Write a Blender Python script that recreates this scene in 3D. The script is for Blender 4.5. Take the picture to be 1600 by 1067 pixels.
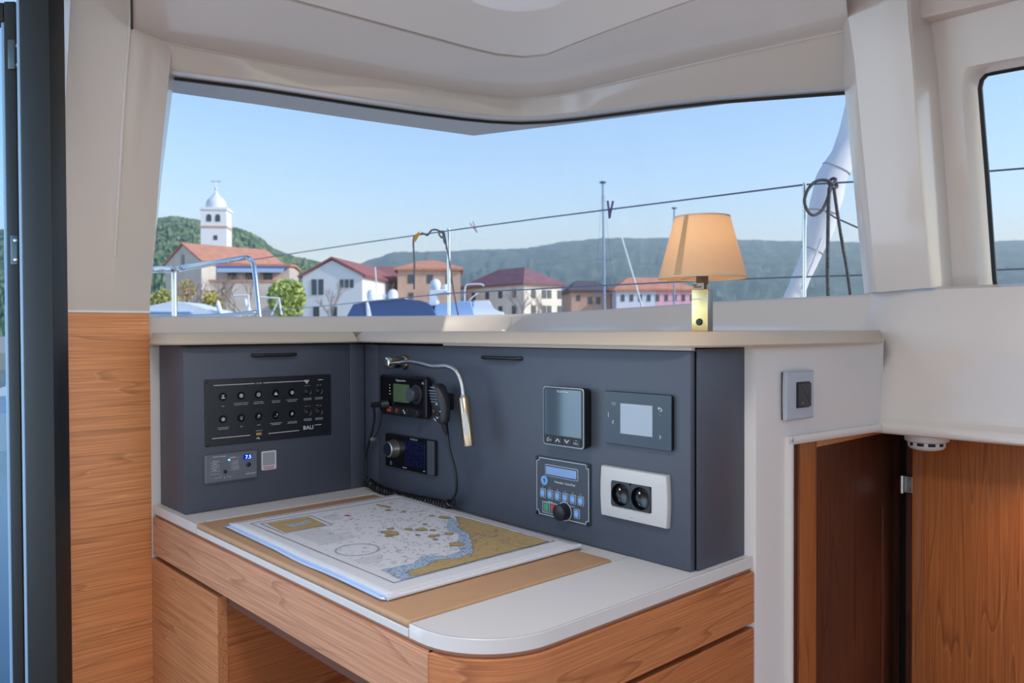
import bpy, bmesh, math, random
from math import sin, cos, pi, radians, atan, sqrt
from mathutils import Vector as V, Matrix as M
random.seed(7)
for o in list(bpy.data.objects): bpy.data.objects.remove(o)
SC = bpy.context.scene; COL = SC.collection

# ------------------------------------------------------------------ camera
F = 1250.0; HY = 514.5; YAW = radians(47.62); ROLL = .004; ZT = .75; EYE = ZT + .37
FW = V((-sin(YAW), cos(YAW), 0)); RT = V((cos(YAW), sin(YAW), 0)); UP = V((0, 0, 1))
_p = atan((533.5 - HY) / F)
f2 = FW*cos(_p) - UP*sin(_p); u2 = FW*sin(_p) + UP*cos(_p)
cr = RT*cos(ROLL) - u2*sin(ROLL); cu = RT*sin(ROLL) + u2*cos(ROLL)
CAM = V((1.624, -1.012, EYE))
cd = bpy.data.cameras.new('camera'); cam = bpy.data.objects.new('camera', cd); COL.objects.link(cam)
cd.sensor_width = 36; cd.lens = F/1600*36; cd.clip_start = .02; cd.clip_end = 8000
cam.matrix_world = M(((cr.x, cu.x, -f2.x, CAM.x), (cr.y, cu.y, -f2.y, CAM.y), (cr.z, cu.z, -f2.z, CAM.z), (0, 0, 0, 1)))
cd.dof.use_dof = True; cd.dof.focus_distance = 1.45; cd.dof.aperture_fstop = 8
SC.camera = cam

# ------------------------------------------------------------------ world, sun, exposure
SUN_AZ = (RT*.96 - FW*.28).normalized(); SUN_EL = radians(33)
W = bpy.data.worlds.new('world'); SC.world = W; W.use_nodes = True
nt = W.node_tree; nt.nodes.clear()
sky = nt.nodes.new('ShaderNodeTexSky'); sky.sky_type = 'NISHITA'; sky.sun_disc = False
sky.sun_elevation = SUN_EL; sky.sun_rotation = math.atan2(SUN_AZ.x, SUN_AZ.y)
sky.air_density = 1.0; sky.dust_density = .5; sky.ozone_density = 3.2; sky.altitude = 0
bg = nt.nodes.new('ShaderNodeBackground'); bg.inputs[1].default_value = .215
wo = nt.nodes.new('ShaderNodeOutputWorld')
nt.links.new(sky.outputs[0], bg.inputs[0]); nt.links.new(bg.outputs[0], wo.inputs[0])
sl = bpy.data.lights.new('sun', 'SUN'); sl.energy = 2.6; sl.angle = radians(.6); sl.color = (1, .93, .82)
so = bpy.data.objects.new('sun', sl); COL.objects.link(so)
sd = SUN_AZ*cos(SUN_EL) + UP*sin(SUN_EL)
so.rotation_euler = sd.to_track_quat('Z', 'Y').to_euler(); so.location = (30, 0, 40)
al = bpy.data.lights.new('cockpit_daylight_fill', 'AREA'); al.shape = 'RECTANGLE'; al.size = 3.2; al.size_y = 1.7; al.energy = 8; al.color = (.92, .95, 1)
ao = bpy.data.objects.new('cockpit_daylight_fill', al); COL.objects.link(ao); ao.location = (1.2, -2.35, .75)   # fill light added as daylight from the open cockpit side
ao.rotation_euler = V((0, -.86, -.5)).to_track_quat('Z', 'Y').to_euler()
al2 = bpy.data.lights.new('door_daylight', 'AREA'); al2.shape = 'RECTANGLE'; al2.size = 1.5; al2.size_y = 1.5; al2.energy = 13.5; al2.color = (.52, .74, 1)
ao2 = bpy.data.objects.new('door_daylight', al2); COL.objects.link(ao2); ao2.location = (-.55, -1.75, 1.15)   # area light for daylight assumed through the side door
ao2.rotation_euler = V((-.80, -.60, .12)).to_track_quat('Z', 'Y').to_euler()
vs = SC.view_settings; vs.view_transform = 'Standard'; vs.look = 'None'; vs.gamma = 1; vs.use_curve_mapping = False
vs.exposure = 0.25

# ------------------------------------------------------------------ projection helpers (photo pixel -> point on a real surface)
def ray(x, y): return f2 + cr*((x-800)/F) - cu*((y-533.5)/F)
def onz(x, y, z): d = ray(x, y); return CAM + d*((z-CAM.z)/d.z)
def onX(x, y, X): d = ray(x, y); return CAM + d*((X-CAM.x)/d.x)
def onY(x, y, Y): d = ray(x, y); return CAM + d*((Y-CAM.y)/d.y)
def dep(x, y, D): return CAM + ray(x, y)*D
def onpl(x, y, P, n): d = ray(x, y); return CAM + d*((V(P)-CAM).dot(V(n))/d.dot(V(n)))
def onplan(x, y, a, b): return onpl(x, y, (a[0], a[1], 0), (b[1]-a[1], a[0]-b[0], 0))
def cw(l, D, z): return V((CAM.x, CAM.y, 0)) + RT*l + FW*D + UP*z      # lateral, distance, height

# ------------------------------------------------------------------ materials
def s2l(c): return tuple((v/255/12.92 if v/255 <= .04045 else ((v/255+.055)/1.055)**2.4) for v in c) + (1,)
MATS = {}
def mat(name, rgb, rough=.5, metal=0, spec=.5, emit=None, es=0, noise=None, bump=0, bscale=200, coat=0, alpha=1, trans=0):
    if name in MATS: return MATS[name]
    m = bpy.data.materials.new(name); m.use_nodes = True; n = m.node_tree.nodes; L = m.node_tree.links
    b = n['Principled BSDF']; c = s2l(rgb)
    b.inputs['Base Color'].default_value = c; b.inputs['Roughness'].default_value = rough
    b.inputs['Metallic'].default_value = metal; b.inputs['Specular IOR Level'].default_value = spec
    b.inputs['Coat Weight'].default_value = coat; b.inputs['Coat Roughness'].default_value = .08
    b.inputs['Alpha'].default_value = alpha
    if emit: b.inputs['Emission Color'].default_value = s2l(emit); b.inputs['Emission Strength'].default_value = es
    tc = n.new('ShaderNodeTexCoord')
    if noise:                      # (scale, amount, second colour)
        t = n.new('ShaderNodeTexNoise'); t.inputs['Scale'].default_value = noise[0]; t.inputs['Detail'].default_value = 4
        L.new(tc.outputs['Object'], t.inputs['Vector'])
        r = n.new('ShaderNodeValToRGB'); r.color_ramp.elements[0].position = .5-noise[1]; r.color_ramp.elements[1].position = .5+noise[1]
        r.color_ramp.elements[0].color = c; r.color_ramp.elements[1].color = s2l(noise[2])
        L.new(t.outputs['Fac'], r.inputs['Fac']); L.new(r.outputs[0], b.inputs['Base Color'])
    if bump:
        t2 = n.new('ShaderNodeTexNoise'); t2.inputs['Scale'].default_value = bscale; t2.inputs['Detail'].default_value = 2
        L.new(tc.outputs['Object'], t2.inputs['Vector'])
        bp = n.new('ShaderNodeBump'); bp.inputs['Strength'].default_value = bump; bp.inputs['Distance'].default_value = .002
        L.new(t2.outputs['Fac'], bp.inputs['Height']); L.new(bp.outputs[0], b.inputs['Normal'])
    MATS[name] = m; return m

def wood(name, dark, mid, light, axis, off=(0, 0, 0), rough=.42, tilt=0, coord='Object'):
    """straight grain along `axis` with cathedral arches"""
    if name in MATS: return MATS[name]
    m = bpy.data.materials.new(name); m.use_nodes = True; n = m.node_tree.nodes; L = m.node_tree.links
    b = n['Principled BSDF']; b.inputs['Roughness'].default_value = rough
    b.inputs['Specular IOR Level'].default_value = .45
    tc = n.new('ShaderNodeTexCoord')
    def mapping(al, ac, o):
        mp = n.new('ShaderNodeMapping'); s = [ac, ac, ac]; s['xyz'.index(axis)] = al
        mp.inputs['Scale'].default_value = s; mp.inputs['Location'].default_value = o
        if tilt: mp.inputs['Rotation'].default_value = (tilt, 0, 0) if axis == 'y' else (0, tilt, 0)
        L.new(tc.outputs[coord], mp.inputs[0]); return mp
    w = n.new('ShaderNodeTexNoise'); w.inputs['Scale'].default_value = 1; w.inputs['Detail'].default_value = 1.5
    L.new(mapping(1.0, 16, off).outputs[0], w.inputs['Vector'])
    mul = n.new('ShaderNodeMath'); mul.operation = 'MULTIPLY'; mul.inputs[1].default_value = 9
    L.new(w.outputs['Fac'], mul.inputs[0])
    fr = n.new('ShaderNodeMath'); fr.operation = 'FRACT'; L.new(mul.outputs[0], fr.inputs[0])
    r1 = n.new('ShaderNodeValToRGB'); e = r1.color_ramp.elements
    e[0].position = 0; e[0].color = s2l(mid); e[1].position = 1; e[1].color = s2l(light)
    e2 = e.new(.80); e2.color = s2l(mid); e3 = e.new(.94); e3.color = s2l(tuple((a+b_)/2 for a, b_ in zip(dark, mid)))
    L.new(fr.outputs[0], r1.inputs['Fac'])
    g = n.new('ShaderNodeTexNoise'); g.inputs['Scale'].default_value = 1; g.inputs['Detail'].default_value = 3
    L.new(mapping(6, 420, off).outputs[0], g.inputs['Vector'])
    r2 = n.new('ShaderNodeValToRGB'); r2.color_ramp.elements[0].position = .35; r2.color_ramp.elements[1].position = .65
    r2.color_ramp.elements[0].color = (.78, .74, .70, 1); r2.color_ramp.elements[1].color = (1.1, 1.1, 1.1, 1)
    L.new(g.outputs['Fac'], r2.inputs['Fac'])
    mx = n.new('ShaderNodeMix'); mx.data_type = 'RGBA'; mx.blend_type = 'MULTIPLY'; mx.inputs[0].default_value = 1
    L.new(r1.outputs[0], mx.inputs[6]); L.new(r2.outputs[0], mx.inputs[7]); L.new(mx.outputs[2], b.inputs['Base Color'])
    bp = n.new('ShaderNodeBump'); bp.inputs['Strength'].default_value = .12; bp.inputs['Distance'].default_value = .001
    L.new(g.outputs['Fac'], bp.inputs['Height']); L.new(bp.outputs[0], b.inputs['Normal'])
    MATS[name] = m; return m

def glassmat(name, tint, refl=.06, dust=0):
    if name in MATS: return MATS[name]
    m = bpy.data.materials.new(name); m.use_nodes = True; n = m.node_tree.nodes; L = m.node_tree.links
    n.remove(n['Principled BSDF']); out = n['Material Output']
    t = n.new('ShaderNodeBsdfTransparent'); t.inputs[0].default_value = tint + (1,)
    g = n.new('ShaderNodeBsdfGlossy'); g.inputs['Roughness'].default_value = .01
    mx = n.new('ShaderNodeMixShader'); lw = n.new('ShaderNodeLayerWeight'); lw.inputs[0].default_value = .25
    ml = n.new('ShaderNodeMath'); ml.operation = 'MULTIPLY'; ml.inputs[1].default_value = refl*4
    L.new(lw.outputs['Fresnel'], ml.inputs[0]); L.new(ml.outputs[0], mx.inputs[0])
    L.new(t.outputs[0], mx.inputs[1]); L.new(g.outputs[0], mx.inputs[2])
    last = mx
    if dust:                        # salt spots dried on the pane
        tc = n.new('ShaderNodeTexCoord'); nz = n.new('ShaderNodeTexVoronoi'); nz.inputs['Scale'].default_value = 70
        L.new(tc.outputs['Object'], nz.inputs['Vector'])
        rp = n.new('ShaderNodeValToRGB'); rp.color_ramp.elements[0].position = .0; rp.color_ramp.elements[1].position = .16
        rp.color_ramp.elements[0].color = (dust, dust, dust, 1); rp.color_ramp.elements[1].color = (0, 0, 0, 1)
        L.new(nz.outputs['Distance'], rp.inputs[0])
        n2 = n.new('ShaderNodeTexNoise'); n2.inputs['Scale'].default_value = 5; L.new(tc.outputs['Object'], n2.inputs['Vector'])
        r3 = n.new('ShaderNodeValToRGB'); r3.color_ramp.elements[0].position = .55; r3.color_ramp.elements[1].position = .7
        L.new(n2.outputs['Fac'], r3.inputs[0])
        m2 = n.new('ShaderNodeMath'); m2.operation = 'MULTIPLY'; L.new(rp.outputs[0], m2.inputs[0]); L.new(r3.outputs[0], m2.inputs[1])
        df = n.new('ShaderNodeBsdfDiffuse'); df.inputs[0].default_value = (.9, .9, .9, 1)
        mx2 = n.new('ShaderNodeMixShader'); L.new(m2.outputs[0], mx2.inputs[0]); L.new(mx.outputs[0], mx2.inputs[1]); L.new(df.outputs[0], mx2.inputs[2]); last = mx2
    L.new(last.outputs[0], out.inputs[0]); MATS[name] = m; return m

GEL = mat('white_gelcoat', (216, 205, 197), .28, coat=.6)
GELW = mat('white_gelcoat_bright', (222, 213, 207), .5)
CEIL = mat('ceiling_lining', (238, 234, 231), .6)
LAMI = mat('white_laminate', (216, 211, 207), .38)
DARK = mat('charcoal_laminate', (62, 66, 76), .45, noise=(900, .2, (80, 85, 98)), bump=.15, bscale=900)
CAPM = mat('beige_textured_vinyl', (198, 181, 160), .42, bump=.35, bscale=1400)
BLK = mat('black_plastic', (22, 23, 26), .42)
BLKG = mat('black_gloss', (10, 11, 14), .12)
WHT = mat('white_print', (225, 225, 225), .6)
GRYP = mat('grey_print', (165, 170, 176), .6)
CHR = mat('polished_chrome', (205, 205, 205), .16, 1)
STEEL = mat('stainless_steel', (205, 208, 212), .2, 1)
BRASSY = mat('warm_nickel', (205, 180, 150), .26, 1)
LEA = mat('tan_leather', (182, 139, 102), .48, bump=.25, bscale=700, noise=(25, .35, (192, 150, 113)))
WD_X = wood('teak_grain_x', (160, 96, 58), (206, 138, 92), (218, 154, 108), 'x', (.3, .1, .7))
WD_Y = wood('teak_grain_y', (136, 74, 40), (190, 116, 70), (202, 132, 84), 'y', (.9, .2, .3))
WD_W = wood('teak_bulkhead', (178, 108, 62), (226, 150, 96), (234, 164, 110), 'y', (.35, 2.2, 4.1), tilt=.05)
WD_Z = wood('teak_grain_z', (120, 64, 30), (178, 104, 56), (194, 120, 68), 'z', (1.3, .2, .3))
WD_D = wood('shaded_teak_grain_z', (52, 24, 14), (92, 50, 34), (106, 60, 42), 'z', (2.3, 1.2, .3))  # teak with the shade of the inner door put into its colour
GLASS = glassmat('window_glass', (.97, .985, 1.0), .05, .35)
GLASS2 = glassmat('door_glass', (.80, .90, .98), .10)

# ------------------------------------------------------------------ mesh helpers
def tag(o, label, cat, group=None):
    o['label'] = label; o['category'] = cat
    if group: o['group'] = group
    return o
def struct(o): o['kind'] = 'structure'; return o
def empty(name, loc=(0, 0, 0), mw=None):
    o = bpy.data.objects.new(name, None); COL.objects.link(o); o.empty_display_size = .05
    if mw is not None: o.matrix_world = mw
    else: o.location = loc
    return o
def thing(name, label, cat, loc=(0, 0, 0), group=None, mw=None): return tag(empty(name, loc, mw), label, cat, group)
def link(name, me, m, parent=None, smooth=None):
    if m is not None and not me.materials: me.materials.append(m)
    if smooth is not None:
        for p in me.polygons: p.use_smooth = True
        me.set_sharp_from_angle(angle=radians(smooth))
    o = bpy.data.objects.new(name, me); COL.objects.link(o)
    if parent is not None: o.parent = parent
    return o
def fin(bm, name):
    bmesh.ops.recalc_face_normals(bm, faces=bm.faces[:])
    me = bpy.data.meshes.new(name); bm.to_mesh(me); bm.free(); return me
def sub(ps, o): return [V(p)-V(o) for p in ps]
def box_bm(x0, x1, y0, y1, z0, z1, bev=0, seg=2):
    bm = bmesh.new(); bmesh.ops.create_cube(bm, size=1)
    for v in bm.verts: v.co = V(((x0+x1)/2+v.co.x*(x1-x0), (y0+y1)/2+v.co.y*(y1-y0), (z0+z1)/2+v.co.z*(z1-z0)))
    if bev: bmesh.ops.bevel(bm, geom=bm.edges[:], offset=bev, segments=seg, affect='EDGES', profile=.5)
    return bm
def box(name, x0, x1, y0, y1, z0, z1, m, parent=None, bev=0, seg=2, rel=(0, 0, 0)):
    a, b_, c = rel
    return link(name, fin(box_bm(x0-a, x1-a, y0-b_, y1-b_, z0-c, z1-c, bev, seg), name), m, parent, 40 if bev else None)
def prism_bm(poly, z0, z1, inset=0, dz=0):
    """polygon (xy) extruded z0..z1; optional soft top edge"""
    bm = bmesh.new(); n = len(poly); rows = [[(p[0], p[1], z0) for p in poly]]
    if inset:
        cx = sum(p[0] for p in poly)/n; cy = sum(p[1] for p in poly)/n
        rows.append([(p[0], p[1], z1-dz) for p in poly])
        ins = []
        for i in range(n):
            a, b_, c = V(poly[i-1]).to_2d(), V(poly[i]).to_2d(), V(poly[(i+1) % n]).to_2d()
            t = (c-a); t = t.normalized() if t.length > 1e-9 else V((1, 0)); nn = V((-t.y, t.x))
            if nn.dot(V((cx, cy))-b_) < 0: nn = -nn
            ins.append((b_.x+nn.x*inset, b_.y+nn.y*inset, z1))
        rows.append(ins)
    else: rows.append([(p[0], p[1], z1) for p in poly])
    vr = [[bm.verts.new(q) for q in r] for r in rows]
    for a, b_ in zip(vr, vr[1:]):
        for i in range(n): bm.faces.new((a[i], a[(i+1) % n], b_[(i+1) % n], b_[i]))
    bm.faces.new(vr[0][::-1]); bm.faces.new(vr[-1]); return bm
def rr(x0, x1, y0, y1, r, seg=5):
    out = []
    for cx, cy, a in ((x1-r, y1-r, 0), (x0+r, y1-r, 90), (x0+r, y0+r, 180), (x1-r, y0+r, 270)):
        for k in range(seg+1):
            t = radians(a+90*k/seg); out.append((cx+r*cos(t), cy+r*sin(t)))
    return out
def circ(cx, cy, r, n=24, ry=None): return [(cx+r*cos(2*pi*k/n), cy+(ry or r)*sin(2*pi*k/n)) for k in range(n)]
def grid(name, rows, m, parent=None, closed=False, smooth=35, thick=0):
    bm = bmesh.new(); vr = [[bm.verts.new(p) for p in r] for r in rows]; n = len(rows[0])
    for a, b_ in zip(vr, vr[1:]):
        for i in range(n if closed else n-1):
            j = (i+1) % n
            try: bm.faces.new((a[i], a[j], b_[j], b_[i]))
            except ValueError: pass
    bmesh.ops.remove_doubles(bm, verts=bm.verts[:], dist=1e-6)
    o = link(name, fin(bm, name), m, parent, smooth)
    if thick: md = o.modifiers.new('thick', 'SOLIDIFY'); md.thickness = thick; md.offset = 0
    return o
def tube_bm(pts, r, n=10, bm=None, caps=True):
    bm = bm or bmesh.new(); pts = [V(p) for p in pts]; rs = r if isinstance(r, (list, tuple)) else [r]*len(pts)
    t0 = (pts[1]-pts[0]).normalized(); up = V((0, 0, 1)) if abs(t0.z) < .9 else V((1, 0, 0))
    nrm = t0.cross(up).normalized(); rings = []
    for i, p in enumerate(pts):
        t = (pts[min(i+1, len(pts)-1)]-pts[max(i-1, 0)]).normalized()
        nrm = (nrm - t*nrm.dot(t)).normalized(); bn = t.cross(nrm)
        rings.append([bm.verts.new(p+(nrm*cos(2*pi*k/n)+bn*sin(2*pi*k/n))*rs[i]) for k in range(n)])
    for a, b_ in zip(rings, rings[1:]):
        for k in range(n): bm.faces.new((a[k], a[(k+1) % n], b_[(k+1) % n], b_[k]))
    if caps: bm.faces.new(rings[0][::-1]); bm.faces.new(rings[-1])
    return bm
def tube(name, pts, r, m, parent=None, n=10): return link(name, fin(tube_bm(pts, r, n), name), m, parent, 50)
def smoothpath(pts, k=6):
    pts = [V(p) for p in pts]; out = []
    for i in range(len(pts)-1):
        p0, p1, p2, p3 = pts[max(i-1, 0)], pts[i], pts[i+1], pts[min(i+2, len(pts)-1)]
        for j in range(k):
            t = j/k; out.append(.5*((2*p1)+(p2-p0)*t+(2*p0-5*p1+4*p2-p3)*t*t+(3*p1-p0-3*p2+p3)*t**3))
    return out+[pts[-1]]
def lathe_bm(prof, n=32, mw=None, closed=False):
    """prof: (r, z) list; closed ends when r==0"""
    bm = bmesh.new(); rings = []
    for r, z in prof:
        if r < 1e-7: rings.append([bm.verts.new((0, 0, z))])
        else: rings.append([bm.verts.new((r*cos(2*pi*k/n), r*sin(2*pi*k/n), z)) for k in range(n)])
    if closed: rings.append(rings[0])
    for a, b_ in zip(rings, rings[1:]):
        for k in range(n):
            j = (k+1) % n
            if len(a) == 1 and len(b_) == 1: continue
            if len(a) == 1: bm.faces.new((a[0], b_[k], b_[j]))
            elif len(b_) == 1: bm.faces.new((a[k], a[j], b_[0]))
            else: bm.faces.new((a[k], a[j], b_[j], b_[k]))
    if mw is not None: bm.transform(mw)
    return bm
def lathe(name, prof, m, parent=None, n=32, mw=None, closed=False): return link(name, fin(lathe_bm(prof, n, mw, closed), name), m, parent, 40)
def strokes_bm(lines, w, z, h=.0003, bm=None):
    bm = bm or bmesh.new()
    for ln in lines:
        for a, b_ in zip(ln, ln[1:]):
            a, b_ = V(a), V(b_); t = (b_-a)
            if t.length < 1e-9: continue
            t.normalize(); nn = V((-t.y, t.x))*w/2; a = a-t*w*.3; b_ = b_+t*w*.3
            q = [a+nn, a-nn, b_-nn, b_+nn]
            lo = [bm.verts.new((p.x, p.y, z)) for p in q]; hi = [bm.verts.new((p.x, p.y, z+h)) for p in q]
            bm.faces.new(hi)
            for i in range(4): bm.faces.new((lo[i], lo[(i+1) % 4], hi[(i+1) % 4], hi[i]))
    return bm
_tc = {}
def text_bm(s, u, v, w, h, z, bm=None, rot=0, depth=.0003):
    """lettering fitted into a w x h rectangle centred on (u, v)"""
    if s not in _tc:
        c = bpy.data.curves.new('lettering', 'FONT'); c.body = s; c.resolution_u = 2
        o = bpy.data.objects.new('lettering', c); COL.objects.link(o)
        dg = bpy.context.evaluated_depsgraph_get(); dg.update()
        me = bpy.data.meshes.new_from_object(o.evaluated_get(dg)); bpy.data.objects.remove(o); bpy.data.curves.remove(c)
        vs_ = [x.co.to_2d() for x in me.vertices]; fs = [tuple(p.vertices) for p in me.polygons]; bpy.data.meshes.remove(me)
        x0 = min(a.x for a in vs_); x1 = max(a.x for a in vs_); y0 = min(a.y for a in vs_); y1 = max(a.y for a in vs_)
        _tc[s] = ([((a.x-x0)/(x1-x0)-.5, (a.y-y0)/(y1-y0)-.5) for a in vs_], fs)
    vs_, fs = _tc[s]; bm = bm or bmesh.new(); out = []
    for a, b_ in vs_:
        x, y = a*w, b_*h
        out.append(bm.verts.new((u+x*cos(rot)-y*sin(rot), v+x*sin(rot)+y*cos(rot), z+depth)))
    for f in fs:
        try: bm.faces.new([out[i] for i in f])
        except ValueError: pass
    return bm
def fin_flat(bm, name):
    me = bpy.data.meshes.new(name); bm.to_mesh(me); bm.free(); return me
def copy_obj(o, parent=None, loc=None):
    c = o.copy(); COL.objects.link(c); c.parent = parent
    if loc is not None: c.location = loc
    return c

def stuff(yes, *a):
    o = link(*a)
    if yes: o['kind'] = 'stuff'      # small flat print, too fine to pick apart
    return o

class Dev:
    """a device on a console face: coordinates (u right, v up, n out), u/v absolute on that face"""
    def __init__(s, name, label, cat, face, cu_, cv_, off=0, group=None):
        s.cu, s.cv = cu_, cv_
        if face == 'A': mw = M(((0, 0, 1, off), (1, 0, 0, cu_), (0, 1, 0, cv_), (0, 0, 0, 1)))
        elif face == 'B': mw = M(((1, 0, 0, cu_), (0, 0, -1, -off), (0, 1, 0, cv_), (0, 0, 0, 1)))
        else: mw = face
        s.r = thing(name, label, cat, mw=mw, group=group)
    def L(s, ps): return [(p[0]-s.cu, p[1]-s.cv) for p in ps]
    def plate(s, name, x0, x1, y0, y1, z0, z1, m, r=.002, soft=.0008, parent=None):
        return link(name, fin(prism_bm(s.L(rr(x0, x1, y0, y1, r)), z0, z1, soft, soft), name), m, parent or s.r, 35)
    def poly(s, name, ps, z0, z1, m, soft=0, parent=None):
        return link(name, fin(prism_bm(s.L(ps), z0, z1, soft, soft), name), m, parent or s.r, 35)
    def cyl(s, name, x, y, r, z0, z1, m, soft=.0006, parent=None, n=24):
        return s.poly(name, circ(x, y, r, n), z0, z1, m, soft, parent)
    def dome(s, name, x, y, prof, m, parent=None, n=28):
        return lathe(name, prof, m, parent or s.r, n, M.Translation((x-s.cu, y-s.cv, 0)))
    def strokes(s, name, lines, w, z, m, parent=None):
        return stuff(len(lines) > 1, name, fin_flat(strokes_bm([s.L(l) for l in lines], w, z), name), m, parent or s.r)
    def texts(s, name, items, z, m, parent=None):
        bm = bmesh.new()
        for t, u, v, w, h in items: text_bm(t, u-s.cu, v-s.cv, w, h, z, bm)
        return stuff(True, name, fin_flat(bm, name), m, parent or s.r)
    def tube(s, name, pts, r, m, n=10, parent=None):
        return tube(name, [(p[0]-s.cu, p[1]-s.cv, p[2]) for p in pts], r, m, parent or s.r, n)
#===STRUCTURE===
# ------------------------------------------------------------------ the cabin shell
def resamp(poly, ci, us):
    def seg(ps, t):
        ds = [0]
        for a, b_ in zip(ps, ps[1:]): ds.append(ds[-1]+sqrt((a[0]-b_[0])**2+(a[1]-b_[1])**2))
        d = t*ds[-1]
        for i in range(len(ps)-1):
            if d <= ds[i+1]+1e-9:
                k = (d-ds[i])/max(ds[i+1]-ds[i], 1e-9); return (ps[i][0]+(ps[i+1][0]-ps[i][0])*k, ps[i][1]+(ps[i+1][1]-ps[i][1])*k)
        return ps[-1]
    return [seg(poly[:ci+1], 1+u) if u <= 0 else seg(poly[ci:], u) for u in us]
US = [-1, -.985, -.95, -.85, -.7, -.55, -.4, -.25, -.14, -.07, -.03, 0, .03, .07, .14, .25, .4, .55, .7, .85, .95, .985, 1]
TOP = [(225, 105), (277, 112), (345, 121), (414, 130), (500, 144), (585, 157.5), (665, 169.5), (742, 180), (775, 183), (810, 184.5), (850, 183), (900, 178), (985, 166.5), (1072, 155), (1160, 148), (1240, 141.5), (1312, 136.5), (1352, 133)]
RID = [(207, 56), (268, 67.5), (340, 83), (414, 96), (495, 110), (575, 123), (652, 135), (725, 147), (778, 153.5), (809, 155), (850, 151.5), (888, 146.5), (970, 127), (1050, 107), (1140, 87), (1230, 67), (1327, 46)]
SEA = [(205, -64.5), (300, -39), (445, 0), (630, 49.5), (735, 78), (778, 88), (819, 91.5), (855, 88), (910, 66), (1000, 33), (1094, 0), (1200, -38), (1314, -78)]
BOT = [(190, 494), (243, 494), (460, 494.5), (690, 493), (800, 491), (850, 489), (1000, 480), (1100, 472), (1250, 464.5), (1350, 459.8), (1385, 457)]
PL, PC, PR = (-.20, -.415), (-.05, .49), (.912, .611)          # plan of the sill edge
ZW, ZR, ZS = EYE+.53, EYE+.575, EYE+.60
top = [onz(x, y, ZW-.042*max(0, u)**1.3) for (x, y), u in zip(resamp(TOP, 9, US), US)]
rid = [onz(x, y, ZR) for x, y in resamp(RID, 9, US)]
sea = [onz(x, y, ZS) for x, y in resamp(SEA, 6, US)]
bot = []
for (x, y), u in zip(resamp(BOT, 4, US), US):
    d_ = ray(x, y); da, db_ = ((onplan(x, y, *q)-CAM).dot(f2) for q in ((PL, PC), (PC, PR)))
    if u < -.9: D_ = da
    elif u > .9: D_ = db_
    else: D_ = -math.log(math.exp(-14*da)+math.exp(-14*db_))/14 if da > 0 and db_ > 0 else max(da, db_)
    bot.append(CAM+d_*D_)
OUTL = V((-.92, .30, 0)).normalized(); OUTR = V((-.12, .99, 0)).normalized()
def outw(u):
    k = min(max((u+.25)/.5, 0), 1); return (OUTL*(1-k)+OUTR*k).normalized()
def off(ps, d, dz=0): return [p+outw(u)*d+V((0, 0, dz)) for p, u in zip(ps, US)]
low = [V((p.x, p.y, 1.02))-outw(u)*.012 for p, u in zip(bot, US)]
def mid(a, b_, k, push=0): return [p*(1-k)+q*k - outw(u)*push for p, q, u in zip(a, b_, US)]
# header above the window: reveal, band, ridge fillet, soffit, seam
hdr = [off(top, .07, .004), off(top, .012, .0), top, mid(top, rid, .08, .003), mid(top, rid, .8, .002), mid(top, rid, .90, .001), mid(top, rid, .94, .001), [p-outw(u)*.0025+V((0, 0, -.0015)) for p, u in zip(rid, US)], mid(rid, sea, .022), mid(rid, sea, .035), mid(rid, sea, .12), mid(rid, sea, .5), mid(rid, sea, .97), sea, [p+V((0, 0, .006)) for p in sea]]
struct(grid('wall_front', hdr, GEL, smooth=28))
sill = [off(bot, .08, -.004), off(bot, .012, .0), bot, off(bot, -.006, -.006), [p*.5+q*.5-outw(u)*.004 for p, q, u in zip(bot, low, US)], low]
struct(grid('wall_sill', sill, GEL, smooth=50)); bpy.data.objects['wall_sill'].name = 'wall_front_lower'
struct(tube('header_gap_shade', [sea[0]+V((.001, -.001, -.002)), rid[0]+V((.001, -.001, -.001))], .0022, BLK, None, 6))  # black line standing in for the shadow gap beside the header
struct(tube('trim_8', [p-outw(u)*.0015+V((0, 0, -.001)) for p, u in zip(rid, US)], .0022, GEL, None, 8))      # bead added along the header ridge to draw a highlight line
# panes of the wrap-round windscreen, set in the outer rebate
gt = off(top, .05, .02); gb = off(bot, .05, -.02)
w1 = struct(empty('window_1', (0, 0, 1.2)))
pane = grid('glass_pane', [[p-V((0, 0, 1.2)) for p in gt], [p-V((0, 0, 1.2)) for p in gb]], GLASS, w1)
gask = tube('gasket', [p-V((0, 0, 1.2)) for p in off(top, .052, .002)], .006, BLK, w1, 6)
tube('gasket', [p-V((0, 0, 1.2)) for p in off(bot, .055, -.006)[2:-3]], .004, BLK, w1, 6)
# roof eave outside the glass
EAV = [(252, 142), (272, 145), (400, 163), (560, 187), (740, 212), (900, 192.6), (1050, 173), (1200, 154), (1312, 138.5), (1340, 134)]
eav = [onz(x, y, EYE+.54) for x, y in resamp(EAV, 4, US)]
ot = off(top, .055, .012)
e_ = struct(grid('trim_1', [ot, eav, [p+V((0, 0, .05))+outw(u)*.03 for p, u in zip(eav, US)], [p+V((0, 0, .16))-outw(u)*.10 for p, u in zip(eav, US)]], mat('grey_eave_gelcoat', (176, 174, 176), .45), smooth=25))
# ceiling panel inside the seam, rising gently, running aft over the saloon
def toward(p, c, k): return V((p.x+(c.x-p.x)*k, p.y+(c.y-p.y)*k, 0))
cc = V((1.35, -.75, 0))
sea2 = [p+V((0, 0, .004)) for p in sea]
rows = [[p + (cc-p.to_2d().to_3d()).normalized()*.004 for p in sea2]]
for k, dz in ((.06, .018), (.15, .030), (.35, .042), (.8, .05)):
    rows.append([toward(p, cc, k)+V((0, 0, ZS+dz)) for p in sea])
struct(grid('ceiling', rows, CEIL, smooth=40))
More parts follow.
